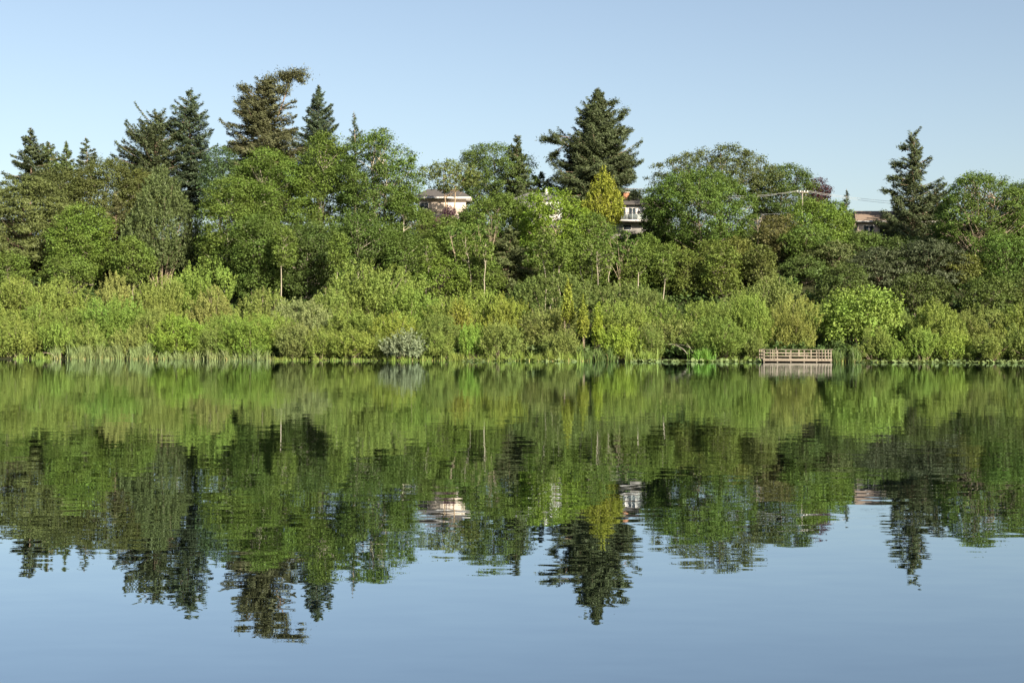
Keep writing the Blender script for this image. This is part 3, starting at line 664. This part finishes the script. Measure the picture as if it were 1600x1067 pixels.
    b('broadleaf_tree', 1590, 330, 430, 90, 64, (.056, .098, .022), 'green crown filling in behind the open oak at the photo edge', cr=1.0, gap=.35)
    b('broadleaf_tree', 986, 385, 465, 62, 46, (.070, .115, .024), 'green crown at the foot of the slanting bare stems', prof='oval', cr=.85, gap=.25)
    b('broadleaf_tree', 845, 400, 450, 80, 42, (.066, .112, .024), 'small green tree behind the smooth dark dome', cr=.85, gap=.25)
trees()

def shrubs():
    s = shrub
    B = 'willow shrubs behind the front row'; Fg = 'willow shrubs along the shore'
    # back row, standing higher up the bank
    s('willow_shrub', 25, 420, 520, 110, 17, W_OL, 'yellowish olive back-row willow under the broad yew at the photo edge', group=B)
    s('willow_shrub', 95, 424, 520, 100, 17, W_OL, 'olive back-row willow beneath the slim pale trunk', group=B)
    s('willow_shrub', 182, 412, 505, 80, 18, W_TAN, 'back-row willow with orange-tan tips below the rounded cypress', group=B, gap=.3)
    s('willow_shrub', 245, 414, 515, 85, 16, (.115, .125, .032), 'olive back-row willow between the orange-tipped and the rounded green one', group=B)
    s('willow_shrub', 318, 396, 500, 112, 22, W_GR, 'round bright green willow at the foot of the lowest cottonwood', group=B)
    s('willow_shrub', 330, 437, 520, 95, 14, W_TAN, 'tan-tipped willow in front of the round bright green one', group=B, gap=.25)
    s('willow_shrub', 410, 440, 525, 90, 15, (.125, .135, .040), 'pale olive willow below the slim white trunk', group=B)
    s('willow_shrub', 470, 455, 530, 115, 13, W_GREY, 'grey-green fuzzy willow below the dark green low cottonwood', group=B, gap=.2)
    s('willow_shrub', 515, 438, 520, 90, 17, (.105, .130, .034), 'olive willow between the grey fuzzy one and the tall dome', group=B)
    s('willow_shrub', 577, 396, 510, 142, 21, (.092, .118, .026), 'tall olive dome-shaped willow, highest of the shrubs by the cottonwoods', group=B, amp=.1)
    s('willow_shrub', 640, 432, 520, 115, 16, W_GR, 'green willow on the flank of the tall olive dome', group=B)
    s('willow_shrub', 735, 438, 520, 100, 16, (.120, .150, .026), 'light green willow below the pale half-bare trees', group=B)
    s('willow_shrub', 700, 455, 525, 80, 14, W_OL, 'olive willow behind the yellow flowering shrub', group=B)
    s('willow_shrub', 785, 448, 525, 75, 14, W_YE, 'bright yellow-green willow below the young brown-green fir', group=B)
    s('willow_shrub', 868, 418, 510, 150, 19, (.092, .128, .034), 'smooth dark green dome shrub with a rounded top behind the yellow poplars', group=B, amp=.08, gap=0, lobes=1, plume=.7)
    s('willow_shrub', 965, 433, 520, 165, 18, (.098, .132, .036), 'wide smooth green dome sloping away from the yellow poplars', group=B, amp=.08, gap=0, lobes=1, plume=.7)
    s('willow_shrub', 1030, 462, 525, 80, 16, W_GR, 'green willow at the low end of the wide smooth dome', group=B)
    s('willow_shrub', 1095, 458, 540, 95, 14, (.105, .135, .028), 'light olive willow in the dip below the tangled twigs', group=B)
    s('willow_shrub', 1205, 418, 510, 118, 21, (.090, .098, .034), 'dull olive dome willow below the brownish hawthorn', group=B, amp=.1)
    s('willow_shrub', 1140, 452, 530, 85, 17, W_DK, 'dark olive willow beside the dull olive dome', group=B)
    s('willow_shrub', 1275, 462, 530, 60, 18, W_DK, 'shrub coloured dark for the shadowed gap between tan willow and brightest willow', group=B)  # dark foliage stands in for shadow in the gap between the willows
    s('willow_shrub', 1405, 470, 535, 75, 15, W_DK, 'dark olive shrub between the brightest willow and the mounded olive one', group=B)
    s('willow_shrub', 1530, 468, 535, 95, 14, (.110, .115, .038), 'grey-olive willow with bare twigs in front of the dark oak shade', group=B, gap=.3)
    s('willow_shrub', 1595, 466, 535, 95, 14, W_OL, 'olive willow at the photo edge below the cut-off oak', group=B)
    # middle row
    s('willow_shrub', 55, 462, 545, 90, 9, (.100, .135, .028), 'green middle willow behind the reeds near the photo edge', group=B)
    s('willow_shrub', 5, 470, 550, 90, 8, W_OL, 'olive willow cut off by the photo edge above the bank', group=B)
    s('willow_shrub', 120, 470, 550, 80, 8, (.098, .125, .028), 'olive-green willow standing over the bluish reeds', group=B)
    s('willow_shrub', 178, 452, 545, 95, 9, (.085, .145, .024), 'fresh green willow in front of the orange-tipped one', group=B)
    s('willow_shrub', 240, 468, 550, 75, 8, (.105, .120, .034), 'olive willow with dark hollow above the bluish reeds', group=B, gap=.3)
    s('willow_shrub', 355, 476, 550, 95, 7, (.098, .135, .028), 'green willow beside the brightest yellow-green front shrub', group=B)
    s('willow_shrub', 425, 478, 550, 80, 7, (.115, .150, .028), 'light green willow in front of the grey fuzzy one', group=B)
    s('willow_shrub', 545, 470, 550, 95, 8, (.110, .140, .030), 'olive-green willow in the middle below the tall olive dome', group=B)
    s('willow_shrub', 615, 478, 550, 90, 7, W_YE, 'yellowish olive willow just above the silver-leaved shrub', group=B)
    s('willow_shrub', 690, 480, 552, 75, 6, W_DK, 'dark olive willow between the silver shrub and the yellow flowering one', group=B)
    s('flowering_shrub', 719, 465, 515, 44, 9.5, (.165, .185, .035), 'golden yellow flowering shrub among the green willows', group=None, cr=.45)
    s('willow_shrub', 850, 470, 548, 112, 8, (.125, .125, .048), 'greyish tan willow in front of the smooth dark dome', group=B, gap=.2)
    s('willow_shrub', 975, 458, 545, 105, 9, (.115, .145, .030), 'soft light green willow beside the yellow poplars', group=B)
    s('willow_shrub', 1052, 486, 545, 90, 7, (.098, .104, .036), 'brownish olive twiggy willow above the fallen branches', group=B, gap=.3)
    s('willow_shrub', 1172, 440, 548, 84, 9, (.105, .145, .026), 'tall green willow standing behind the platform end', group=B)
    s('willow_shrub', 1240, 450, 545, 74, 9, (.150, .142, .040), 'tan-yellow willow right behind the platform', group=B, gap=.22)
    s('willow_shrub', 1343, 437, 542, 132, 10, (.112, .165, .030), 'brightest green rounded willow, taller than its neighbours beside the platform', group=B, cr=.75, plume=0, leaf=(.28,.18))
    s('willow_shrub', 1462, 456, 545, 100, 9, (.118, .140, .030), 'mounded olive-green willow beyond the brightest willow', group=B)
    # front row at the water's edge
    s('willow_shrub', 25, 500, 562, 75, 1.9, W_OL, 'low olive willow at the water beside the dark bank hollow')
    s('willow_shrub', 90, 498, 559, 60, 2.9, W_GR, 'low bright willow behind the first reeds')
    s('willow_shrub', 140, 500, 558, 60, 2.9, (.100, .125, .030), 'low olive willow behind the bluish reeds')
    s('willow_shrub', 200, 510, 559, 65, 2.4, (.120, .125, .042), 'low greyish willow behind the bluish reeds, next to the brightest front shrub')
    s('willow_shrub', 275, 486, 562, 96, 1.9, (.120, .185, .022), 'bright yellow-green rounded front shrub near the long reed bed')
    s('willow_shrub', 335, 508, 563, 55, 1.9, W_DK, 'small dark olive shrub between two bright front shrubs')
    s('willow_shrub', 390, 488, 563, 92, 1.9, (.105, .165, .024), 'fresh green front shrub at the end of the long reed bed')
    s('willow_shrub', 455, 505, 565, 72, 1.4, (.085, .085, .038), 'brown twiggy front shrub with dark hollows', gap=.35)
    s('willow_shrub', 500, 512, 565, 60, 1.4, W_OL, 'small olive front shrub beside the brown twiggy one')
    s('willow_shrub', 548, 514, 566, 82, 1.2, (.125, .150, .028), 'low spreading light olive shrub hanging over the water')
    s('silver_shrub', 634, 515, 566, 74, 1.2, (.15, .185, .11), 'silvery white-leaved shrub at the edge of the water', group=None, cr=.45, leaf=(.28, .14), gap=.3)
    s('willow_shrub', 592, 520, 566, 38, 1.4, W_DK, 'small dark shrub with bare roots beside the silvery one', gap=.3)
    s('willow_shrub', 690, 515, 566, 60, 1.4, (.100, .130, .030), 'olive front shrub just beyond the silvery one')
    s('willow_shrub', 737, 500, 563, 46, 2.4, (.100, .175, .022), 'slim bright green front shrub below the golden yellow one')
    s('willow_shrub', 782, 500, 564, 76, 1.9, (.088, .104, .030), 'dull olive front shrub before the greyish tan willow')
    s('willow_shrub', 880, 512, 562, 72, 2.4, (.098, .108, .036), 'dull twiggy front shrub below the tallest yellow poplar', gap=.3)
    s('willow_shrub', 966, 507, 562, 74, 2.4, (.150, .205, .022), 'low yellow-green mound behind the reeds near the yellow poplars')
    s('willow_shrub', 1015, 508, 562, 60, 2.9, W_DK, 'low dark olive shrub beside the yellow-green mound')
    s('willow_shrub', 1122, 490, 564, 88, 1.9, (.085, .125, .026), 'green front shrub between fallen branches and platform')
    s('willow_shrub', 1178, 515, 562, 45, 2.9, W_DK, 'small dark shrub close to the platform end')
    s('willow_shrub', 1365, 508, 566, 60, 1.9, (.105, .130, .030), 'low olive shrub under the brightest willow')
    s('willow_shrub', 1395, 528, 569, 42, 0.9, W_GR, 'little light green shrub at the lily pads')
    s('willow_shrub', 1440, 508, 568, 60, 1.4, W_GR, 'fresh green front shrub before the mounded olive willow')
    s('willow_shrub', 1490, 516, 568, 66, 1.2, (.130, .170, .026), 'yellow-green front shrub leaning over the lily pads')
    s('willow_shrub', 1548, 520, 570, 64, 0.9, (.115, .130, .036), 'olive front shrub beside the dark root tangle')
    s('willow_shrub', 1598, 505, 570, 66, 1.4, W_DK, 'dark front shrub cut off by the photo edge')
    # yellow poplars
    p = 'young yellow poplars'
    for (x, yt, yb, w, off, c, lab) in ((887, 434, 505, 28, 4.2, (.165, .195, .032), 'tallest pointed yellow poplar with a thin bare tip'), (911, 466, 525, 28, 2.6, (.165, .20, .032), 'middle yellow poplar of the three'),
                                        (934, 472, 540, 26, 2.2, (.165, .22, .028), 'greenish yellow poplar standing lowest of the three')):
        s('poplar_tree', x, yt, yb, w, off, c, lab, prof='cone', cr=.38, group=p, cat='tree', twigs=6, amp=.12)
shrubs()

# ------------------------------------------------------------------ undergrowth, reeds, lily pads
def undergrowth():
    rng = rng_next()
    n = 4200
    X = rng.uniform(-75, 75, n); off = rng.uniform(1.5, 78, n); Y = shore(X) + off
    C = np.stack([X, Y, ground(X, Y) + rng.uniform(.1, 1.1, n)], -1)
    V, T, var = leaf_cloud(rng, C, 1.0, 44, .46, .28, np.array([0, 150, -40.]), flat=.8)
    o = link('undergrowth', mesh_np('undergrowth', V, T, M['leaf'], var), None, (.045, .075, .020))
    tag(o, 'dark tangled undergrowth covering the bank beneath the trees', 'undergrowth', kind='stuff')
undergrowth()

def reeds(label, x0, x1, n, h, col, off=(-.9, .5), lean=.16, dry=.15):
    n = int(n * 1.5)
    rng = rng_next()
    m = max(3, int((x1 - x0) / 7)); cx = rng.uniform(x0, x1, m)
    px = cx[rng.integers(0, m, n)] + rng.normal(size=n) * 4.5
    px = np.clip(px, x0 - 6, x1 + 6)
    o_ = rng.uniform(off[0], off[1], n)
    Y = np.full(n, 150.0)
    for _ in range(8):
        X = (px - 800) / F * Y; Y = shore(X) + o_
    z = np.minimum(ground(X, Y), 0.1) - .15
    hh = h * rng.uniform(.42, 1.15, n) * (.68 + .3 * np.sin(px * .13) ** 2 + .22 * np.sin(px * .41 + 1))
    isdry = rng.uniform(0, 1, n) < dry; hh = np.where(isdry, hh * .55, hh)
    P = np.stack([X, Y, z], -1)
    an = rng.uniform(0, 6.28, n); s = np.stack([np.cos(an), np.sin(an), np.zeros(n)], -1) * rng.uniform(.018, .035, n)[:, None]
    ln = rng.normal(size=(n, 3)) * lean * hh[:, None]; ln[:, 2] = 0
    mid = P + ln * .35 + np.array([0, 0, 1.]) * (hh * .6)[:, None]; tip = P + ln * 1.2 + np.array([0, 0, 1.]) * hh[:, None]
    V = np.stack([P - s, P + s, mid + s * .9, mid - s * .9, tip], 1).reshape(-1, 3)
    i = np.arange(n)[:, None] * 5
    q = i + np.array([[0, 1, 2, 3]]); t = i + np.array([[3, 2, 4]])
    rv = rng.uniform(0, 1, n)
    for nm, mask, c in (('reed_bed', ~isdry, col), ('dry_reeds', isdry, (.34, .28, .12))):
        if not mask.any(): continue
        o = link(nm, mesh_np(nm, V, [q[mask], t[mask]], M['reed'], np.concatenate([rv[mask], rv[mask]])), None if nm == 'reed_bed' else root, c)
        if nm == 'reed_bed': root = o; tag(o, label, 'reeds', kind='stuff')
RB = (.150, .195, .075); RG = (.145, .200, .042)
reeds('long bluish green reed bed at the foot of the olive willows', 84, 240, 3400, 1.75, RB, (-.6, 1.2))
reeds('broken row of reeds in front of the bright front shrubs', 250, 425, 1700, 1.35, RB)
reeds('low grass fringe under the brown twiggy and low spreading front shrubs', 425, 600, 900, .55, RG, (-.3, 1.0))
reeds('low grassy tuft by the dark bank hollow', 28, 75, 700, .9, RG)
reeds('sparse reeds before the silvery shrub', 600, 700, 500, .9, RG)
reeds('short reeds below the golden flowering shrub', 700, 800, 1000, 1.15, RG)
reeds('green reeds under the greyish tan willow', 795, 905, 1500, 1.3, RG)
reeds('thick dark green reeds below the yellow poplars', 905, 970, 1100, 1.6, (.095, .150, .042), (-.4, 1.2))
reeds('bright reeds beside the yellow-green mound', 970, 1030, 1200, 1.45, RG)
reeds('bright upright reed clump beneath the fallen branches', 1082, 1112, 900, 1.6, (.100, .200, .030))
reeds('thin grass along the bank before the platform', 1120, 1190, 600, .8, RG)
reeds('dark bulrush clump touching the platform end', 1302, 1338, 900, 1.7, (.095, .145, .045), (-.6, 1.0))
reeds('thin yellow grass along the lily pad shore', 1340, 1600, 700, .6, RG)

def lily_pads(label, x0, x1, n, offr):
    rng = rng_next()
    px = rng.uniform(x0, x1, n); o_ = rng.uniform(*offr, n); Y = np.full(n, 150.)
    for _ in range(8): X = (px - 800) / F * Y; Y = shore(X) + o_
    k = 7; an = np.arange(k) * 2 * math.pi / (k + .6)
    R = rng.uniform(.10, .22, n); ph = rng.uniform(0, 6.28, n)
    tilt = rng.normal(size=(n, 2)) * .45; h = rng.uniform(.01, .25, n)
    x = np.cos(an[None] + ph[:, None]) * R[:, None]; y = np.sin(an[None] + ph[:, None]) * R[:, None]
    z = h[:, None] + x * tilt[:, :1] + y * tilt[:, 1:]
    V = np.stack([X[:, None] + x, Y[:, None] + y, np.maximum(z, .006)], -1).reshape(-1, 3)
    f = np.arange(n * k).reshape(n, k)
    o = link('lily_pads', mesh_np('lily_pads', V, f, M['leaf'], rng.uniform(.3, 1, n)), None, (.115, .155, .060))
    tag(o, label, 'lily pads', kind='stuff')
lily_pads('pale lily pads floating along the bank by the olive willow roots', 985, 1190, 300, (-2.4, .2))
lily_pads('pale lily pads floating along the bank beyond the platform', 1335, 1610, 400, (-2.4, .2))
lily_pads('scattered lily pads by the reeds under the tan willow', 720, 900, 110, (-1.6, .1))

# ------------------------------------------------------------------ the viewing platform
def platform():
    xl, xr = 1194, 1298
    X0, Y0 = place((xl + xr) / 2, -1.6)
    Wd = (xr - xl) / F * Y0; Dp = 3.2
    dz = .34
    root = empty('viewing_platform', (X0, Y0, 0), 'weathered wooden viewing platform with railings standing over the water', 'platform', rz=-.03)
    T = M['timber']; rng = np.random.default_rng(5)
    def tc(): 
        k = rng.uniform(.8, 1.12); return (.215 * k, .185 * k, .145 * k)
    def part(n, c, d): return box_part(n, c, d, T, root, tc(), .008)
    nb = 5; px = np.linspace(-Wd / 2, Wd / 2, nb + 1)
    px[4] = px[4] - .1
    top = dz + .98
    for yy in (0, Dp):                                  # posts and pilings
        for x in px: part('post', (x, yy, (top - .9) / 2 + .0), (.11, .11, top + .9))
    for s in (-1, 1): part('post', (s * Wd / 2, Dp / 2, (top - .9) / 2), (.13, .13, top + .9))
    nP = int(Wd / .145)
    for i in range(nP):                                 # deck planks
        x = -Wd / 2 + .15 + (Wd - .3) * i / (nP - 1)
        o = part('plank', (x, Dp / 2, dz), (.128, Dp - .16, .045))
    for yy in (-.085, Dp + .085):
        part('fascia', (0, yy, dz - .10), (Wd + .2, .045, .26))
        part('top_rail', (0, yy + (.0), top - .02), (Wd + .26, .14, .05) if yy < 0 else (Wd + .26, .12, .05))
        for z in (dz + .30, dz + .63):
            for a, b in zip(px[:-1], px[1:]): part('rail', ((a + b) / 2, yy, z + rng.normal() * .008), (b - a - .012, .04, .085))
    for s in (-1, 1):
        part('fascia', (s * (Wd / 2 + .09), Dp / 2, dz - .10), (.045, Dp, .26))
        part('top_rail', (s * (Wd / 2 + .09), Dp / 2, top + .032), (.14, Dp + .1, .045))
        for z in (dz + .30, dz + .63): part('rail', (s * (Wd / 2 + .09), Dp / 2, z), (.04, Dp - .1, .13))
    # closer lattice of uprights at the end bay and the thin balusters
    for k in range(4): part('baluster', (px[4] + (px[5] - px[4]) * (k + .7) / 4.6, -.13, dz + .40), (.07, .04, 1.08))
    for f_ in (.45, .78): part('baluster', (px[0] + (px[1] - px[0]) * f_, -.13, dz + .40), (.055, .04, 1.04))
    part('info_panel', ((px[1] + px[2]) / 2 - .35, Dp - .2, dz + .82), (.06, .06, .8))
    # bench along the back rail
    part('bench_seat', (.5, Dp - .55, dz + .45), (2.2, .4, .05))
    for s in (-.4, 1.4): part('bench_leg', (s, Dp - .55, dz + .22), (.09, .3, .40))
    for yy in (.15, Dp - .15): part('beam', (0, yy, dz - .14), (Wd - .1, .1, .2))
platform()

# ------------------------------------------------------------------ houses on the ridge
def poly_part(name, verts, faces, mat, parent, color=None):
    me = bpy.data.meshes.new(name); me.from_pydata(verts, [], faces); me.update(); me.materials.append(mat)
    return link(name, me, parent, color)
def hip_roof(parent, w, d, z, h, over, ridge, color, th=.18):
    a, b = w / 2 + over, d / 2 + over; r = ridge / 2
    V = [(-a, -b, z), (a, -b, z), (a, b, z), (-a, b, z), (-r, 0, z + h), (r, 0, z + h), (-a, -b, z - th), (a, -b, z - th), (a, b, z - th), (-a, b, z - th)]
    Fc = [(0, 1, 5, 4), (1, 2, 5), (2, 3, 4, 5), (3, 0, 4), (9, 8, 7, 6), (0, 6, 7, 1), (1, 7, 8, 2), (2, 8, 9, 3), (3, 9, 6, 0)]
    return poly_part('roof', V, Fc, M['shingle'], parent, color)
def window(parent, x, z, w, h, y, mull=1, frame_col=(.58, .56, .54)):
    o = box_part('window', (x, y - .03, z), (w, .05, h), M['glass'], parent)
    for s in (-1, 1):
        box_part('frame', (s * (w / 2 + .04), -.02, 0), (.08, .09, h + .16), M['trim'], o, frame_col)
        box_part('frame', (0, -.02, s * (h / 2 + .04)), (w, .088, .08), M['trim'], o, frame_col)
    for k in range(mull):
        box_part('mullion', (-w / 2 + w * (k + 1) / (mull + 1), -.02, 0), (.06, .084, h), M['trim'], o, frame_col)
    return o
def house_frame(x, ybase, off, name, label, rz=0.0):
    X, Y = place(x, off); zb = zat(x, ybase, Y)
    return empty(name, (X, Y, zb), label, 'house', 'houses on the ridge', rz), Y

def houses():
    cream = (.47, .40, .34); white = (.54, .52, .50)
    # cream bungalow: photo columns 648..735, eave y 311, wall foot y 327
    h, Y = house_frame(690, 334, 78, 'cream_bungalow', 'cream bungalow with grey hip roof behind the thin madrone'); k = Y / F
    w = 84 * k; wall_h = (334 - 311) * k
    box_part('wall', (0, 4, wall_h / 2), (w - 1.0, 8, wall_h), M['stucco'], h, cream)
    r = hip_roof(h, w - 1, 8, wall_h + .28, 1.75, .8, w * .6, (.085, .08, .078)); r.location.y = 4
    box_part('fascia', (0, -.85, wall_h + .12), (w + .75, .06, .26), M['trim'], h, white)
    for s in (-1, 1): box_part('fascia', (s * (w / 2 + .34), 4, wall_h + .12), (.06, 9.4, .26), M['trim'], h, white)
    box_part('soffit', (0, 4, wall_h + .02), (w + .5, 9.3, .04), M['trim'], h, white)
    window(h, -2.9, wall_h * .55, 1.3, .9, 0)
    sk_ = box_part('skylight', (.6, 1.6, wall_h + 1.27), (1.3, .9, .08), M['glass'], h); sk_.rotation_euler = (.35, 0, 0)
    box_part('foundation', (0, 4, -2.2), (w - .9, 8.1, 4.4), M['stucco'], h, (.3, .27, .24))
    # balcony house: columns 950..1030, roof top 303, eave 318, balcony band y 344, lower wall to 357
    h, Y = house_frame(1003, 366, 76, 'balcony_house', 'two-storey white house with brick chimney and glass balcony beside the golden cedar'); k = Y / F
    w = 92 * k; H2 = (366 - 320) * k; fl = (366 - 347) * k
    box_part('wall', (0, 4.5, H2 / 2), (w, 9, H2), M['stucco'], h, white)
    r = hip_roof(h, w, 9, H2 + .12, (320 - 306) * k, .7, w * .35, (.085, .078, .075)); r.location.y = 4.5
    ch = box_part('chimney', (-w * .5 + 2.35, 3.2, H2 + .9), (.9, .9, 2.6), M['brick'], h, (.30, .15, .09))
    box_part('chimney_cap', (0, 0, 1.36), (1.2, 1.1, .12), M['trim'], ch, (.4, .36, .32))
    bal = box_part('balcony', (-.8, -.75, fl + .1), (w * .86, 1.5, .32), M['trim'], h, white)
    for i in range(5):
        x = -w * .42 + i * w * .84 / 4
        box_part('baluster', (x, -.7, .68), (.06, .06, 1.05), M['metal'], bal)
        if i < 4: box_part('glass_panel', (x + w * .105, -.7, .62), (w * .21 - .1, .02, .85), M['railglass'], bal)
    box_part('handrail', (0, -.7, 1.23), (w * .86, .07, .06), M['metal'], bal)
    for x, ww in ((-3.4, 1.5), (-1.6, 1.1), (1.6, 1.6), (3.6, 1.2)): window(h, x, fl + 1.25, ww, 1.9, 0, 1)
    for x in (-2.4, .6, 3.0): window(h, x, fl * .55, 1.2, .8, 0, 0)
    box_part('lamp', (-.55, -.12, fl + 1.6), (.2, .2, .35), M['metal'], h)
    box_part('foundation', (0, 4.5, -1.5), (w + .1, 9.1, 3), M['stucco'], h, (.3, .28, .26))
    # white house hidden behind the maple and oak
    h, Y = house_frame(842, 362, 76, 'white_house', 'white house mostly hidden behind leaves below the spiked cedar'); k = Y / F
    w = 72 * k; H2 = (362 - 312) * k
    box_part('wall', (0, 4, H2 / 2), (w, 8, H2), M['stucco'], h, (.60, .60, .60))
    r = hip_roof(h, w, 8, H2 + .1, 1.4, .5, w * .5, (.14, .14, .145)); r.location.y = 4
    window(h, -1.8, H2 * .65, 1.4, 1.3, 0); window(h, 1.4, H2 * .65, 1.4, 1.3, 0); window(h, 0, H2 * .25, 1.6, 1.2, 0)
    pc = box_part('chimney', (1.2, 2.2, H2 + 1.2), (.45, .45, 1.6), M['stucco'], h, (.55, .55, .54))
    # grey gabled house with orange chimney
    h, Y = house_frame(1192, 368, 80, 'grey_gabled_house', 'small grey gabled house with orange brick chimney below the wires', -.25); k = Y / F
    w = 40 * k; H2 = (368 - 338) * k
    box_part('wall', (0, 3, H2 / 2), (w, 6, H2), M['stucco'], h, (.34, .37, .41))
    a = w / 2 + .4
    poly_part('roof', [(-a, -.5, H2 - .15), (0, -.5, H2 + 1.5), (a, -.5, H2 - .15), (-a, 6.5, H2 - .15), (0, 6.5, H2 + 1.5), (a, 6.5, H2 - .15), (-a, -.5, H2 + .05), (0, -.5, H2 + 1.7), (a, -.5, H2 + .05), (-a, 6.5, H2 + .05), (0, 6.5, H2 + 1.7), (a, 6.5, H2 + .05)],
              [(6, 7, 10, 9), (7, 8, 11, 10), (0, 3, 4, 1), (1, 4, 5, 2), (0, 1, 7, 6), (1, 2, 8, 7), (3, 9, 10, 4), (4, 10, 11, 5), (0, 6, 9, 3), (2, 5, 11, 8)], M['shingle'], h, (.42, .41, .40))
    poly_part('gable', [(-w / 2, -.02, H2), (w / 2, -.02, H2), (0, -.02, H2 + 1.35)], [(0, 1, 2)], M['stucco'], h, (.34, .37, .41))
    box_part('chimney', (-w / 2 + .7, 2.0, H2 + 1.3), (.8, .8, 2.2), M['brick'], h, (.48, .22, .11))
    window(h, .2, H2 * .55, 1.3, 1.2, 0)
    # tan-roofed house
    h, Y = house_frame(1400, 392, 72, 'tan_roofed_house', 'long house with tan shingle roof and white eaves behind the ragged fir'); k = Y / F
    w = 118 * k; H2 = (392 - 347) * k
    box_part('wall', (0, 4.5, H2 / 2), (w, 9, H2), M['stucco'], h, (.52, .43, .38))
    r = hip_roof(h, w, 9, H2 + .14, (345 - 325) * k, .6, w * .92, (.19, .145, .115)); r.location.y = 4.5
    box_part('fascia', (0, -.65, H2 + .0), (w + 1.2, .06, .24), M['trim'], h, white)
    box_part('balcony', (0, -.6, H2 * .42), (w * .9, 1.2, .24), M['trim'], h, white)
    for x in (-4.2, -1.8, .8, 3.4): window(h, x, H2 * .72, 1.5, 1.3, 0); window(h, x + .4, H2 * .2, 1.4, 1.1, 0)
    # grey house behind the oak
    h, Y = house_frame(1530, 400, 82, 'grey_house', 'grey house glimpsed behind the open oak by the photo edge'); k = Y / F
    w = 110 * k; H2 = (400 - 362) * k
    box_part('wall', (0, 4, H2 / 2), (w, 8, H2), M['stucco'], h, (.40, .42, .45))
    r = hip_roof(h, w, 8, H2 + .1, 1.5, .5, w * .6, (.22, .22, .23)); r.location.y = 4
    for x in (-3.2, 0, 3): window(h, x, H2 * .6, 1.6, 1.3, 0)
houses()

def utilities():
    X, Y = place(1253, 70); zt = zat(1253, 301, Y); zb = float(ground(X, Y)) - .5
    root = empty('utility_pole', (X, Y, zb), 'pale utility pole with crossarm above the bright green tree', 'pole')
    H = zt - zb; tb = Tubes(); tb.add([(0, 0, 0), (0, 0, H * .5), (0, 0, H + .25)], [.16, .13, .11], 8)
    link('post', tb.mesh('post', M['bark']), root, (.24, .215, .185))
    box_part('crossarm', (0, -.18, H), (1.75, .10, .12), M['timber'], root, (.24, .215, .185))
    for x in (-.75, -.3, .3, .75):
        t2 = Tubes(); t2.add([(0, 0, 0), (0, 0, .1), (0, 0, .22)], [.05, .08, .05], 8)
        link('insulator', t2.mesh('insulator', M['trim']), root, (.7, .7, .68)).location = (x, -.18, H + .08)
    def wire(label, p, q, sag, r=.03):
        P = []
        for t in np.linspace(0, 1, 12): P.append((p[0] + (q[0] - p[0]) * t, p[1] + (q[1] - p[1]) * t, p[2] + (q[2] - p[2]) * t - sag * 4 * t * (1 - t)))
        tb = Tubes(); tb.add(P, [r] * 12, 5); o = link('power_line', tb.mesh('power_line', M['cable'])); tag(o, label, 'wire', 'power lines')
    def pt(x, y, off): A, B = place(x, off); return (A, B, zat(x, y, B))
    a = (X - .75, Y - .18, zt + .28); b = (X + .75, Y - .18, zt + .28)
    wire('upper power line running from the pole crossarm across the dark tree', a, pt(1120, 306, 62), .35, .018)
    wire('second power line just behind the upper one at the crossarm', (X - .3, Y - .18, zt + .28), pt(1120, 309, 64), .4, .016)
    wire('lower service wire below the orange chimney house', pt(1245, 331, 62), pt(1188, 335, 66), .1, .035)
    wire('lowest service wire in front of the hawthorn', pt(1245, 334, 62), pt(1188, 346, 66), .1, .03)
    wire('thin wire crossing the sky over the tan roof', b, pt(1480, 318, 80), .5, .022)
    wire('lower thin wire crossing the sky over the tan roof', (X + .3, Y - .18, zt + .2), pt(1480, 323, 80), .5, .022)
utilities()

def driftwood(label, name, pts, off, r, bark):
    Xc, Yc = place(pts[0][0], off); Z0 = 0
    root = tag(link(name, None), label, 'branch'); root.location = (Xc, Yc, 0)
    P = np.array([[(px - 800) / F * (Yc + dy) - Xc, dy, zat(px, py, Yc + dy)] for px, py, dy in pts])
    tb = Tubes(); tb.add(P, np.linspace(r, r * .35, len(P)), 6); link('branch', tb.mesh('branch', M['bark']), root, bark)
    t2 = Tubes(); m = len(P) // 2; t2.add([P[m], P[m] + np.array([-.6, -.1, .25]), P[m] + np.array([-1.2, -.1, .3])], [r * .5, r * .35, r * .2], 5)
    link('twig', t2.mesh('twig', M['bark']), root, bark)
driftwood('pale fallen branch slanting down to the bank beside the bright reed clump', 'fallen_branch', [(1074, 553, 0), (1068, 546, .1), (1062, 542, .2), (1056, 537, .3)], 1.0, .05, (.26, .23, .20))
driftwood('second short pale fallen branch next to the bright reed clump', 'fallen_branch', [(1082, 550, 0), (1078, 543, .1), (1073, 537, .2)], 1.3, .045, (.26, .23, .20))
driftwood('short pale log lying at the start of the long reed bed', 'fallen_log', [(88, 558, 0), (84, 555, .2), (80, 552, .4)], -.2, .08, (.30, .25, .19))
driftwood('dark tangled root at the waterline by the olive front shrub', 'root_tangle', [(1552, 566, 0), (1558, 555, .1), (1566, 548, .3), (1576, 540, .3)], .4, .12, (.16, .11, .085))
